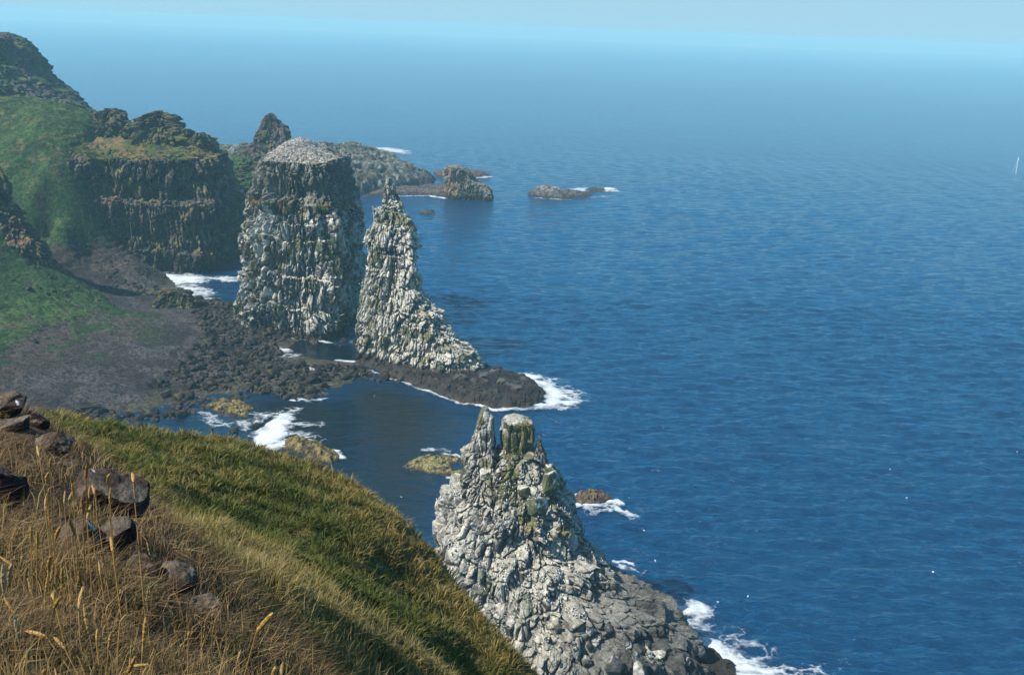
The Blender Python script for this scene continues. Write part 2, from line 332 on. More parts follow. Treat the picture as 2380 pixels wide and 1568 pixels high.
# --- islets and platforms as height fields inside a waterline outline
def islet(name, poly, hmax, s, res, colf, seed=0, blk=1.0, bs=2.5, parent=None, mat=None, tilt=None, terr=0., pw=1.0):
    P = np.array([atz(*p)[:2] for p in poly]); mn = P.min(0)-3*res; mx = P.max(0)+3*res
    x = np.arange(mn[0], mx[0], res); y = np.arange(mn[1], mx[1], res); X, Y = np.meshgrid(x, y)
    w = s*.5*(fbm(np.stack([X/s/1.2, Y/s/1.2, X*0], -1), 4, seed+1)-.5)*2
    d = poly_sd(X, Y, P)+w
    hm = hmax if tilt is None else hmax*tilt(X, Y)
    z = np.where(d > 0, hm*(1-np.exp(-np.clip(d, 0, None)/s))**pw, d*.8)
    Q = np.stack([X, Y, z*.6], -1)
    f1, f2, a = vor(Q/[bs, bs, bs*1.2], seed+2); g1, g2, b = vor(Q/(bs*.4), seed+3)
    k = sstep(-.5, 1.5, d)
    z = z+k*blk*((a-.5)*1.3+(b-.5)*.55-.5*np.exp(-(f2-f1)/.07)-.25*np.exp(-(g2-g1)/.1))+k*hm*.35*(fbm(Q/(s*1.5), 4, seed+4)-.5)
    if terr: z = np.where(z > .2, terr*(np.floor(z/terr)+sstep(.6, 1, z/terr-np.floor(z/terr)))*.7+z*.3, z)
    z = np.maximum(z, -2.5)
    V = np.stack([X, Y, z], -1); N = grid_normals(V)
    F = grid_faces(*X.shape); zf = z.ravel()[F].max(1); F = F[zf > -.9]
    use = np.zeros(X.size, bool); use[F.ravel()] = True; mp = np.cumsum(use)-1
    c = colf(dict(P=V, V=V, N=N, z=z, seed=seed, ida=a, idb=b, d=d))
    return link(name, raw_mesh(name, V.reshape(-1, 3)[use], mp[F], mat or M_ROCK, c.reshape(-1, 3)[use]), parent)
def islet_col(base, alt, top=None, tz=(2, 4), wet=1.0, pale=None, pz=0):
    def f(i):
        P, s = i['P'], i['seed']; n = fbm(P/2, 4, s+7); n2 = fbm(P/5+3, 3, s+8)
        c = mix(np.broadcast_to(base, P.shape), alt, sstep(.35, .65, n*.6+i['ida']*.4))
        if top is not None: c = mix(c, top, sstep(tz[0], tz[1], i['z']+2*(n2-.5))*sstep(.3, .8, i['N'][..., 2]))
        if pale is not None: c = mix(c, pale, sstep(.54, .66, n2*.5+i['idb']*.3+.3*n-.02)*sstep(pz, pz+2, i['z']))
        c = mix(c, mix(np.broadcast_to(WET, P.shape), KELP, n), sstep(wet+.4, wet-.2, i['z']+(n-.5)))
        return c*(.75+.5*n[..., None])
    return f
p2(islet('wave_cut_platform', [(815, 838, 0), (900, 872, 0), (985, 905, 0), (1065, 932, 0), (1140, 948, 0), (1185, 951, 0), (1255, 942, 0), (1273, 918, 0), (1235, 882, 0), (1180, 862, 1), (1120, 845, 1), (1000, 830, 0), (880, 815, 0)],
         3.4, 2.2, .4, islet_col(C(.014, .011, .010), C(.03, .024, .02), C(.10, .092, .085), (3.2, 4.2), wet=1.0), 7, .7, 3.2, terr=.9, mat=M_BOULDER))

# --- the big flat-topped stack
def big_top(i, c):
    P, N = i['P'], i['N']; n = fbm(P/1.4, 3, 301); z = i['z']; up = sstep(.25, .6, N[..., 2])
    zl = 47.5+2.0*(fbm(P/[6, 6, 999], 3, 303)-.5)*2
    band = np.exp(-((z-zl)/1.7)**2); c = mix(c, mix(np.broadcast_to(C(.20, .11, .04), P.shape), MOSS*1.4, sstep(.4, .6, fbm(P/4, 3, 305))), .9*band*sstep(.35, .6, n+.2*up))
    upper = sstep(zl+.5, zl+3, z)*(1-sstep(0, .3, i['cap']))
    c = mix(c, mix(np.broadcast_to(C(.075, .072, .045), P.shape), C(.16, .15, .12), fbm(P/[1.5, 1.5, 12], 3, 306)), .85*upper)
    rim = np.exp(-((P[..., 2]-(P[..., 2].max()*0+i['rimz']))/.9)**2)*(1-sstep(0.0, .5, i['cap']))
    c = mix(c, C(.17, .10, .045), .8*rim)
    speck = sstep(.52, .6, vnoise(P*1.7, 308)); cap = mix(mix(np.broadcast_to(C(.10, .085, .07), P.shape), C(.21, .185, .14), fbm(P/3, 3, 309)), C(.5, .48, .42), speck*.55)
    return mix(c, cap, sstep(.02, .32, i['cap']))
def big_col(i):
    i['rimz'] = i['P'][-17, :, 2].mean() if i['P'].shape[0] > 17 else 60
    return rock_col(.62, lich=.12, moss=.15, wet=2.5, top=big_top, brown=.2, gz=(0., .72))(i)
big = stack('sea_stack', [(362, 600, 806, 372, 21), (395, 585, 816, 372, 22.5), (432, 577, 822, 372, 23), (442, 570, 826, 372, 24), (450, 562, 832, 372, 25), (500, 557, 848, 372, 25.5), (560, 559, 850, 372, 25.5), (620, 552, 848, 372, 26), (680, 541, 842, 372, 26.5), (730, 535, 836, 372, 27), (765, 530, 830, 371, 27.5)],
      n=5, shear=-.12, nr=380, nc=640, strata=(.8, 6.5), A=(1.1, 1.25, .6), sx=2.3, sz=10, terr=0, cap=30, dome=6.2, domec=(-.15, .25), capn=.25, colf=big_col, seed=8, kl=-.85, kr=.8, keep='big')
tag(big, 'broad flat-topped sea stack, largest of all, grey rock streaked with guano beside the dark cliff', 'sea stack', 'sea stacks')

# --- basalt cliff behind the cove
def cliff_top(i, c):
    P, N = i['P'], i['N']; up = sstep(.3, .7, N[..., 2]); z = i['z']; n = fbm(P/5, 4, 401)
    gr = mix(np.broadcast_to(C(.055, .07, .014), P.shape), C(.11, .085, .025), sstep(.45, .65, n))
    c = mix(c, gr, sstep(.02, .3, i['cap'])*sstep(.25, .42, fbm(P/4, 3, 407)))
    rust = sstep(.52, .68, fbm(P/[5, 5, 3.5], 3, 402))*(.25+.75*up)
    c = mix(c, C(.17, .105, .04), .75*rust*sstep(14, 22, z))
    leds = np.exp(-((z-37-3*(n-.5))/1.5)**2)+np.exp(-((z-14-2*(n-.5))/1.2)**2)+.8*np.exp(-((z-20)/1.0)**2)
    c = mix(c, C(.12, .12, .035), np.clip(leds, 0, 1)*.8*sstep(.4, .6, n+.2*up))
    wh = sstep(.56, .66, fbm(P/[1.8, 1.8, 6], 3, 404)+.12*(i['ids']-.5))*sstep(-142, -126, P[..., 0])*sstep(54, 44, z)*sstep(20, 33, z)
    return mix(c, C(.5, .5, .46), wh*.85)
cl = tag(empty('cliff', (-170, 455, 0)), 'dark columnar basalt cliff with a green grassy top behind the small cove', 'cliff')
pc = sub_of(cl)
pc(stack('rock_face', [(350, -60, 524, 474, 29), (380, -60, 534, 473, 30), (432, -60, 546, 473, 31), (444, -60, 564, 472, 34.5), (490, -60, 566, 472, 35), (535, -60, 566, 472, 35), (548, -60, 568, 471, 36.5), (640, -60, 570, 471, 37), (690, -60, 560, 471, 37)],
      n=4, shear=0., nr=260, nc=640, strata=(.7, 9), A=(2.6, 1.9, .7), sx=2.2, sz=14, cap=34, dome=7.5, domec=(.1, .35), capn=.6, colf=rock_col(.06, base=C(.055, .047, .042), dark=C(.018, .018, .021), lich=.22, moss=.12, wet=2, top=cliff_top, brown=.4), seed=9, kl=-.7, kr=.3, mat=M_FAR))
for nm, rows, sd in (('crag', [(253, 246, 264, 486, 2.5), (262, 228, 277, 486, 5), (285, 214, 284, 485, 8), (310, 202, 286, 484, 10), (345, 196, 290, 483, 12)], 71),
                     ('crag', [(258, 358, 376, 484, 2.5), (272, 340, 400, 484, 5.5), (290, 318, 415, 483, 9), (312, 300, 428, 481, 12), (345, 285, 445, 479, 15)], 72),
                     ('crag', [(281, 292, 304, 486, 2), (292, 280, 322, 486, 4), (312, 268, 336, 485, 7)], 74),
                     ('crag', [(300, 428, 440, 482, 2), (308, 418, 452, 482, 4), (326, 408, 466, 481, 7)], 75),
                     ('crag', [(309, 452, 474, 478, 3), (325, 440, 484, 478, 6), (348, 425, 500, 477, 10)], 73)):
    pc(stack(nm, rows, n=2.2, nr=90, nc=180, A=(3.0, 2.2, 1.0), sx=2.6, sz=7, colf=rock_col(.05, base=C(.075, .062, .048), dark=C(.03, .027, .025), lich=.45, moss=.25, wet=0, brown=.6,
       top=lambda i, c: mix(c, C(.085, .08, .02), sstep(.3, .7, i['N'][..., 2])*.8)), seed=sd, kl=0, kr=0, sub=False, mat=M_FAR))

# --- far left headland, left outcrop, far pinnacle, cove crag
def head_top(i, c):
    P, N = i['P'], i['N']
    g = sstep(.45, .6, fbm(P/22, 3, 501))*sstep(.25, .55, N[..., 2]+.15)
    return mix(c, C(.03, .055, .012), .85*g)
tag(stack('headland', [(70, -460, -4, 640, 50), (84, -450, 26, 640, 55), (105, -450, 42, 640, 58), (128, -450, 60, 640, 61), (165, -450, 88, 638, 64), (200, -450, 128, 634, 68), (240, -450, 175, 628, 72), (275, -450, 206, 622, 76), (330, -450, 250, 615, 80), (430, -450, 300, 610, 84)],
      n=2.4, nr=150, nc=360, A=(2.0, 1.6, .8), sx=4, sz=16, cap=10, dome=3, colf=rock_col(.04, base=C(.04, .036, .034), dark=C(.02, .02, .022), lich=.15, moss=.2, wet=2, top=head_top, brown=.4), seed=10, kl=0, kr=0, mat=M_FAR),
    'steep dark headland rising above the horizon haze at the far left, grass on its flank', 'headland')
tag(stack('rock_outcrop', [(388, -150, 4, 378, 4), (402, -150, 16, 378, 6), (440, -150, 22, 377, 8), (470, -150, 30, 376, 9), (510, -150, 58, 374, 10), (545, -150, 84, 372, 11), (590, -150, 112, 370, 13), (640, -150, 140, 368, 14)],
      n=2.6, nr=130, nc=260, A=(2, 1.3, .6), sx=2.2, sz=7, cap=6, dome=1, colf=rock_col(.03, base=C(.035, .03, .028), dark=C(.016, .016, .018), lich=.2, moss=.3, wet=0, brown=.4, top=lambda i, c: mix(c, C(.16, .10, .04), .8*sstep(.4, .8, i['N'][..., 2]))), seed=12, kl=0, kr=0, sub=False),
    'dark brown rock outcrop between the two green slopes on the left', 'rock outcrop')
def far_top(i, c):
    P = i['P']; gz = sstep(38, 32, i['z']+4*(fbm(P/5, 3, 7)-.5)+.16*(P[..., 0]+145))
    return mix(c, mix(np.broadcast_to(C(.03, .075, .012), P.shape), C(.09, .065, .025), sstep(.5, .7, fbm(P/7, 3, 8))), gz*.95)
tag(stack('sea_stack', [(263, 624, 634, 580, 2), (272, 612, 648, 580, 4), (288, 606, 664, 580, 6), (300, 601, 670, 580, 7), (320, 594, 672, 580, 9), (332, 585, 676, 580, 11), (350, 566, 690, 578, 16), (385, 530, 720, 576, 24), (415, 510, 740, 574, 30), (470, 490, 760, 570, 36)],
      n=2.4, nr=150, nc=220, A=(2.2, 1.3, .6), sx=2.6, sz=8, colf=rock_col(.05, base=C(.10, .08, .065), dark=C(.04, .035, .03), lich=.15, moss=.1, wet=1, top=far_top, brown=.4), seed=13, kl=0, kr=0, mat=M_FAR),
    'pointed brown sea stack with a green foot, seen behind the flat-topped stack', 'sea stack', 'sea stacks')
tag(stack('crag', [(671, 380, 432, 372, 3), (680, 368, 448, 372, 5), (700, 362, 456, 371, 7), (714, 358, 462, 370, 8)], n=2.6, nr=60, nc=180, A=(1.2, .9, .5), sx=1.8, sz=2.6, cap=6, dome=.5,
      colf=rock_col(.0, base=C(.09, .075, .045), dark=C(.05, .045, .035), lich=.5, moss=.3, wet=0, brown=.8), seed=14, kl=0, kr=0, sub=False),
    'low brown and olive rock at the mouth of the small cove', 'rock')

# --- skerries
reef_grey = islet_col(C(.025, .025, .028), C(.06, .057, .055), C(.06, .055, .03), (5, 9), wet=2.2, pale=C(.17, .17, .145), pz=3)
tag(islet('skerry', [(700, 440, 0), (790, 452, 0), (880, 446, 0), (950, 436, 0), (1003, 424, 0), (1012, 410, 2), (985, 392, 5), (950, 376, 7), (915, 362, 8), (885, 350, 8), (850, 338, 10), (800, 330, 12), (700, 335, 12), (600, 345, 8), (500, 352, 6), (470, 372, 0), (600, 420, 0)],
      15, 9, 1.2, reef_grey, 31, 3.2, 8, mat=M_FAR, pw=.8, tilt=lambda X, Y: np.clip(.45+.6*sstep(-45, -120, X), 0, 1)), 'rugged grey rocky point stretching into the sea behind the two tall stacks', 'skerry', 'skerries')
tag(islet('skerry', [(840, 458, 0), (930, 452, 0), (1000, 454, 0), (1060, 461, 0), (1115, 458, 0), (1141, 447, 0), (1135, 436, 0), (1040, 428, 0), (960, 434, 0), (880, 438, 0)],
      2.6, 5, .9, islet_col(C(.06, .045, .04), C(.09, .07, .06), wet=.8), 32, .8, 4, mat=M_FAR), 'low flat brown reef that carries the square stump of rock', 'skerry', 'skerries')
def stump_lit_side(i, c):  # warm sunlight on the left face, tinted into the rock colour
    P = i['P']; lf = sstep(-.1, -.7, i['ux']); return mix(c, C(.26, .17, .08), .8*lf*sstep(.4, .6, fbm(P/[4, 4, 9], 3, 77)+.1))
tag(stack('sea_stack', [(388, 1042, 1078, 672, 6), (394, 1038, 1092, 672, 7.5), (410, 1036, 1104, 672, 9), (422, 1036, 1120, 672, 10), (434, 1037, 1132, 672, 11), (446, 1037, 1140, 672, 11.5)],
      n=3, nr=90, nc=220, A=(1.8, 1.2, .7), sx=2.6, sz=7, cap=8, dome=.6, colf=rock_col(.22, base=C(.11, .10, .09), lich=.2, moss=.05, wet=2.5, top=stump_lit_side), seed=18, kl=0, kr=0, mat=M_FAR),
    'small square stump of rock with its sunlit left face painted ochre, on the low reef', 'sea stack', 'sea stacks')
tag(islet('skerry', [(1012, 410, 0), (1040, 412, 0), (1090, 413, 0), (1140, 408, 0), (1125, 402, 0), (1080, 398, 0), (1030, 397, 0), (1005, 401, 0)], 3.6, 5, 1.0, islet_col(C(.07, .045, .035), C(.10, .07, .055), wet=.7), 33, 1.0, 4, mat=M_FAR),
    'thin brown spit of rock behind the square stump', 'skerry', 'skerries')
tag(islet('skerry', [(1226, 452, 0), (1262, 459, 0), (1310, 462, 0), (1350, 460, 0), (1376, 456, 0), (1372, 447, 1), (1330, 441, 1), (1285, 436, 2), (1240, 438, 2)], 5.2, 3, .7, islet_col(C(.06, .05, .048), C(.10, .09, .085), wet=1.2, pale=C(.3, .29, .28), pz=2.5), 34, 1.1, 3.2, mat=M_FAR,
      tilt=lambda X, Y: .35+.65*sstep(38, 20, X)), 'isolated dark skerry with surf at its right end, out in open water', 'skerry', 'skerries')
tag(islet('skerry', [(972, 494, 0), (990, 498, 0), (1010, 497, 0), (1012, 491, 0), (985, 489, 0)], 1.6, 2, .5, islet_col(C(.04, .035, .035), C(.06, .055, .05), wet=.6), 35, .6, 2), 'tiny dark rock just breaking the surface right of the pinnacle stack', 'skerry', 'skerries')
tag(islet('skerry', [(1352, 443, 0), (1385, 446, 0), (1412, 444, 0), (1405, 438, 0), (1370, 437, 0)], 1.3, 2.5, .5, islet_col(C(.04, .035, .035), C(.06, .055, .05), wet=.7), 36, .6, 2), 'sliver of wet rock awash in white surf beside the isolated skerry', 'skerry', 'skerries')
yel = islet_col(C(.07, .05, .02), C(.20, .15, .05), wet=.45)
tag(islet('skerry', [(468, 942, 0), (505, 957, 0), (540, 972, 0), (575, 968, 0), (592, 950, 0), (570, 932, 0), (520, 926, 0)], 1.3, 2.2, .22, yel, 37, .55, 1.4), 'ochre weed-covered skerry nearest the boulder beach', 'skerry', 'weedy skerries in the bay')
tag(islet('skerry', [(652, 1038, 0), (690, 1056, 0), (740, 1074, 0), (772, 1078, 0), (792, 1062, 0), (770, 1044, 0), (735, 1028, 0), (690, 1018, 0), (660, 1024, 0)], 2.0, 1.6, .18, yel, 38, .6, 1.3), 'long ochre weedy skerry with white surf breaking behind it', 'skerry', 'weedy skerries in the bay')
tag(islet('skerry', [(934, 1082, 0), (955, 1094, 0), (1010, 1100, 0), (1060, 1112, 0), (1110, 1116, 0), (1110, 1100, 0), (1050, 1090, 0), (1048, 1078, 0), (1080, 1072, 0), (1062, 1060, 0), (1000, 1055, 0), (960, 1066, 0)], 1.0, 1.5, .18, islet_col(C(.10, .085, .04), C(.22, .19, .075), wet=.4), 39, .5, 1.2), 'flat olive skerry with a pool, beside the twin pinnacles', 'skerry', 'weedy skerries in the bay')
tag(islet('skerry', [(1322, 1166, 0), (1350, 1178, 0), (1400, 1172, 0), (1432, 1166, 0), (1405, 1148, 0), (1370, 1142, 0), (1340, 1150, 0)], 2.3, 1.6, .16, islet_col(C(.07, .05, .035), C(.13, .085, .05), C(.2, .19, .05), (1.6, 2.1), wet=.6), 40, .6, 1.1), 'reddish skerry right of the twin pinnacles, ringed by foam', 'skerry', 'weedy skerries in the bay')

# ------------------------------------------------------------------ island shore and slopes
pts = []
def Z(px, py, z): p = atz(px, py, z); pts.append(p); return p
def Y_(px, py, Y): p = aty(px, py, Y); pts.append(p); return p
for q in ((250, 985, .2), (340, 952, 0), (440, 932, 0), (560, 912, 0), (700, 915, .2), (745, 922, 0), (660, 815, .1), (690, 830, .1), (845, 868, .2), (500, 975, -1.5), (620, 965, -1.5), (800, 930, -1.5), (740, 806, -1.2), (560, 840, 1.3), (680, 865, 1.2), (755, 870, .8), (600, 790, 1.6),
          (560, 735, 3), (650, 765, 1.8), (820, 855, .6), (300, 900, 2.2), (100, 940, 3), (0, 950, 3.5), (380, 820, 4), (200, 840, 5.5), (0, 850, 7.5), (440, 745, 4.6), (300, 745, 7.), (150, 745, 9.), (0, 745, 11.), (480, 716, 3.), (400, 716, 4.5),
          (395, 645, 0), (420, 668, 0), (470, 692, 0), (530, 690, -1), (460, 655, -1.5), (400, 690, 2.4), (350, 690, 4.), (360, 640, 3.), (310, 610, 8.)): Z(*q)
for q in ((0, 680, 337), (150, 695, 342), (0, 640, 346), (100, 650, 350), (0, 580, 357), (0, 520, 368), (90, 597, 370), (200, 660, 372), (330, 718, 370), (260, 700, 362), (285, 594, 430), (200, 580, 424), (120, 560, 422), (200, 640, 405), (280, 660, 405), (60, 480, 424), (0, 400, 436), (20, 390, 436), (-60, 325, 458), (80, 450, 425), (130, 520, 421), (130, 400, 434), (165, 450, 432), (210, 525, 430), (5, 345, 446), (75, 400, 436), (330, 560, 470), (420, 500, 490), (0, 300, 466), (0, 235, 482), (100, 252, 480), (180, 272, 478), (215, 288, 476)): Y_(*q)
for q in ((0, 520, 368), (90, 597, 370), (200, 660, 372)):
    p_ = aty(*q); pts.append((p_[0]*1.02+4, p_[1]+15, p_[2]-8.5))
for x, y, z in ((-300, 300, 40), (-320, 400, 70), (-320, 500, 80), (-260, 520, 62), (-200, 530, 50), (-260, 330, 32), (-240, 260, 22), (-200, 230, 20), (-150, 620, 5)): pts.append((x, y, z))
land_z = tps_fit(pts)
x = np.arange(-330, -44, .5); y = np.arange(225, 560, .55); X, Yg = np.meshgrid(x, y)
Zl = land_z(X, Yg)
Q = np.stack([X, Yg, 0*X], -1)
shore = sstep(4., 9., Zl)
Zl = Zl+shore*(2.2*(fbm(Q/9, 4, 601)-.5)+1.3*(fbm(Q/[4, 2.2, 1], 3, 602)-.5)+.7*(fbm(Q/[1.6, 1.1, 1], 3, 606)-.5)+.22*np.sin(6.283*(Zl+5*fbm(Q/14, 3, 604))/2.6))+(1-shore)*(.8*(fbm(Q/4, 3, 603)-.5))
Zl = np.clip(Zl, -3, 96)
V = np.stack([X, Yg, Zl], -1); N = grid_normals(V)
n1 = fbm(Q/12, 4, 611); n2 = fbm(Q/3, 4, 612); n3 = fbm(Q/40, 3, 613)
peb = mix(np.broadcast_to(C(.024, .020, .018), V.shape), C(.05, .045, .041), sstep(.4, .65, n1)); peb = mix(peb, C(.018, .015, .014), .8*sstep(.5, .7, n2))
peb = mix(peb, C(.05, .037, .028), .6*sstep(4.5, 7, Zl))
grs = mix(np.broadcast_to(C(.013, .038, .007), V.shape), C(.030, .062, .011), sstep(.35, .65, n1*.5+n2*.5)); grs = mix(grs, C(.06, .052, .016), .7*sstep(.57, .72, n3*.6+n2*.4))
gl = 8.2+3*(n1-.5)+2.5*(n2-.5)+np.where(Yg > 380, 7.+.04*(X+200), 0)-2.5*sstep(-150, -125, X)*(Yg < 380)
grs = grs*(.55+.9*fbm(Q/[1.5, 1.0, 1], 3, 607))[..., None]
c = mix(peb, grs, sstep(-.6, .8, Zl-gl))
c = mix(c, C(.05, .042, .036), .85*sstep(.6, .68, fbm(Q/2.2, 3, 615))*sstep(.52, .62, n1)*sstep(6, 9, Zl)*sstep(25, 12, Zl))
c = mix(c, C(.09, .075, .03), .5*sstep(.64, .72, n2)*sstep(20, 40, Zl))
c = mix(c, C(.05, .045, .03), sstep(1.6, .4, Zl))
F = grid_faces(*X.shape); zf = Zl.ravel()[F].max(1); F = F[zf > -2.2]
tag(link('terrain', raw_mesh('terrain', V.reshape(-1, 3), F, M_LAND, c.reshape(-1, 3), smooth=True)), 'green slopes running down to a grey shingle beach on the left', None, None, 'structure')

# boulder field on the shore
def scatter(polys, n, seed):
    r = np.random.default_rng(seed); out = []
    for poly, w in polys:
        P = np.array([atz(px, py, 1)[:2] for px, py in poly]); mn, mx = P.min(0), P.max(0); k = int(n*w); got = 0
        while got < k:
            q = r.uniform(mn, mx, (k*3, 2)); q = q[poly_sd(q[:, 0], q[:, 1], P) > 0][:k-got]; out.append(q); got += len(q)
    return np.concatenate(out)
pos = scatter([([(350, 905), (420, 850), (470, 790), (450, 740), (520, 715), (600, 745), (680, 780), (645, 800), (655, 835), (720, 850), (800, 850), (850, 850), (940, 880), (860, 878), (770, 878), (740, 920), (690, 925), (600, 905), (500, 900), (430, 930)], .72),
               ([(160, 965), (230, 950), (300, 960), (420, 930), (600, 905), (560, 925), (440, 955), (330, 985), (250, 1010)], .13), ([(700, 775), (820, 770), (840, 800), (740, 795)], .04),
               ([(400, 700), (470, 690), (540, 705), (540, 725), (440, 722)], .06), ([(0, 760), (100, 735), (300, 750), (150, 775)], .05), ([(110, 575), (290, 600), (385, 650), (385, 700), (330, 700), (210, 650)], .3)], 2300, 5)
size = np.clip(np.random.default_rng(3).lognormal(-.45, .58, len(pos)), .25, 2.6)
k5 = len(pos)-int(2300*.3)-int(2300*.05); size[k5:] *= .5
zb = land_z(pos[:, 0], pos[:, 1]); zb = np.clip(zb, -.5, 40)
order = np.argsort(-size*(300/np.maximum(pos[:, 1], 1))); rest_V, rest_F, rest_C, off = [], [], [], 0
PV = [(np.array([v.co[:] for v in me.vertices]), np.array([p.vertices[:] for p in me.polygons]), np.array([d.color[:3] for d in me.color_attributes['col'].data])) for me in DARKP]
LBL = 'dark wet boulder heaped with many others between the shingle beach and the stacks'
for r_, k in enumerate(order):
    s = size[k]; rz = random.uniform(0, 6.28); loc = (pos[k, 0], pos[k, 1], zb[k]+s*.22)
    if r_ < 290:
        o = link('boulder', DARKP[k % 7]); o.location = loc; o.rotation_euler = (random.uniform(-.4, .4), random.uniform(-.4, .4), rz); o.scale = (s,)*3
        tag(o, LBL, 'boulder', 'boulders on the shore')
    else:
        v, f, cc = PV[k % 7]; R = np.array([[math.cos(rz), -math.sin(rz), 0], [math.sin(rz), math.cos(rz), 0], [0, 0, 1]])
        rest_V.append(v@R.T*s+loc); rest_F.append(f+off); rest_C.append(cc*np.random.default_rng(k).uniform(.75, 1.5)); off += len(v)
tag(link('boulders', raw_mesh('boulders', np.concatenate(rest_V), np.concatenate(rest_F), M_BOULDER, np.concatenate(rest_C))), 'mass of small dark boulders covering the shore below the stacks', None, None, 'stuff')
def place(px, py, z, s, mesh, label, group, rz=0., sc_=(1, 1, 1), cat='boulder', sink=.3):
    p = atz(px, py, z); o = link('boulder', mesh); o.location = (p[0], p[1], p[2]+s*sink); o.scale = tuple(s*q for q in sc_); o.rotation_euler = (0.1, .1, rz); return tag(o, label, cat, group)
place(80, 797, 7.5, 1.5, DARKP[0], 'lone dark boulder on the upper grey shingle beach', 'boulders on the shore')
place(725, 866, .5, 2.0, PALEP[1], 'pale grey boulder standing out of the dark boulder spit', 'boulders on the shore', .6)
place(205, 948, 2.2, 2.4, DARKP[3], 'long low dark boulder on the shingle just above the grassy brow', 'boulders on the shore', .2, (1.6, .8, .6))
for px, py, s, lb in ((350, 1003, 1.3, 'rounded black boulder standing in blue water near the grassy brow'), (492, 1000, .8, 'small round black boulder alone in foamy water'), (545, 1002, 1.3, 'black boulder in the foam left of the white breaker'), (445, 1020, 1.7, 'flat dark rock awash close above the grassy brow'),
                      (500, 905, 1.3, 'black boulder at the edge of the blue pool above the ochre skerry'), (600, 992, 1.5, 'dark rock half covered by white foam')):
    place(px, py, 0, s, DARKP[(px+py) % 7], lb, 'rocks awash in the bay', px*.1)
# pale boulders at the foot of the near stack
r = np.random.default_rng(17); k = 0
bp_pts = np.concatenate(BIRD_SPOTS['near'][0][:1]) if False else BIRD_SPOTS['near'][0][0]
while k < 55:
    px = r.uniform(1270, 1640); py = r.uniform(1440, 1600)
    if px-1270 > (py-1385)*2.0+60: continue
    d = ray(px, py); t0 = np.argmin(np.linalg.norm(np.cross(bp_pts-CO, d/np.linalg.norm(d)), axis=1)+.05*np.linalg.norm(bp_pts-CO, axis=1)); p = bp_pts[t0]
    s = np.clip(r.lognormal(-.15, .45), .5, 2.0)
    o = link('boulder', PALEP[k % 6]); o.location = p+np.array([0, -.3, .1]); o.scale = (s,)*3; o.rotation_euler = tuple(r.uniform(-3, 3, 3))
    tag(o, 'pale grey boulder tumbled among others at the foot of the nearest stack', 'boulder', 'boulders at the foot of the nearest stack'); k += 1

# ------------------------------------------------------------------ sea
yr = np.concatenate([np.linspace(40, 138, 16), np.geomspace(140, 420, 520)[:-1], np.geomspace(420, 1500, 300)[:-1], np.geomspace(1500, 11800, 64)])
ta = np.concatenate([np.linspace(-1.1, -.58, 12)[:-1], np.linspace(-.58, -.2, 160)[:-1], np.linspace(-.2, .6, 460)[:-1], np.linspace(.6, 1.1, 12)]); NRW, NCL = len(yr), len(ta)
Ys, Ts = np.meshgrid(yr, ta, indexing='ij'); Xs = Ts*Ys
Xs = np.where(np.abs(Ts) > 1.05, np.sign(Ts)*np.maximum(np.abs(Xs), 600), Xs)
cove = [atz(*p, 0)[:2] for p in ((330, 960), (560, 905), (760, 920), (840, 885), (950, 895), (1060, 945), (1150, 965), (1100, 1010), (1060, 1100), (1020, 1240), (900, 1300), (500, 1100))]
calm = sstep(-9, 12, poly_sd(Xs, Ys, cove))
pool = [atz(*p, 0)[:2] for p in ((640, 800), (700, 785), (820, 800), (850, 830), (800, 850), (700, 845))]
calm = np.maximum(calm, sstep(-3, 4, poly_sd(Xs, Ys, pool)))
# wind waves: many small crossing wave trains, the short ones left out where the mesh is too coarse for them
rw = np.random.default_rng(41); Zs = np.zeros_like(Xs); gap = np.gradient(yr)[:, None]; loc_ = .55+.9*fbm(np.stack([Xs/70, Ys/110, 0*Xs], -1), 3, 951)
wxx = 5*(fbm(np.stack([Xs/23, Ys/23, 0*Xs], -1), 2, 953)-.5); wyy = 5*(fbm(np.stack([Xs/23, Ys/23, 0*Xs], -1), 2, 954)-.5)
for k in range(46):
    lam = math.exp(rw.uniform(math.log(1.8), math.log(12))); th_ = math.radians(rw.normal(97, 24)); kx, ky = math.cos(th_)*2*math.pi/lam, math.sin(th_)*2*math.pi/lam
    ph = kx*(Xs+wxx)+ky*(Ys+wyy)+rw.uniform(0, 6.28); amp_ = .036*lam/(2*math.pi)*(1.15 if lam < 8 else .75)
    Zs += amp_*(np.sin(ph)+.28*np.sin(2*ph+1.57))*sstep(lam*.45, lam*.22, gap)
Zs = Zs*loc_*(1-.8*calm)
V = np.stack([Xs, Ys, Zs], -1)
mt, nt, b, Nn, L = new_mat('sea_water'); M_SEA = mt
tc = Nn('ShaderNodeTexCoord'); at = Nn('ShaderNodeAttribute'); at.attribute_name = 'calm'
def math_(op, a, bb=None, cc=None):
    n = Nn('ShaderNodeMath'); n.operation = op
    for i_, v in enumerate((a, bb, cc)):
        if v is None: continue
        if isinstance(v, (int, float)): n.inputs[i_].default_value = v
        else: L(v, n.inputs[i_])
    return n.outputs[0]
def noise_(scale, rot, sx_, sy_, det, ro, typ='FBM', dist=0.):
    mp = Nn('ShaderNodeMapping'); mp.inputs['Rotation'].default_value = (0, 0, rot); mp.inputs['Scale'].default_value = (sx_, sy_, 1); L(tc.outputs['Object'], mp.inputs['Vector'])
    n = Nn('ShaderNodeTexNoise'); n.noise_type = typ; n.inputs['Scale'].default_value = scale; n.inputs['Detail'].default_value = det; n.inputs['Roughness'].default_value = ro; n.inputs['Distortion'].default_value = dist
    L(mp.outputs[0], n.inputs['Vector']); return n.outputs['Fac']
swell = noise_(.055, .35, .45, 1, 2, .5)
chop = noise_(.16, -.12, .42, 1, 4, .55, dist=.4)
chop2 = noise_(.42, .22, .45, 1, 5, .6, dist=.3)
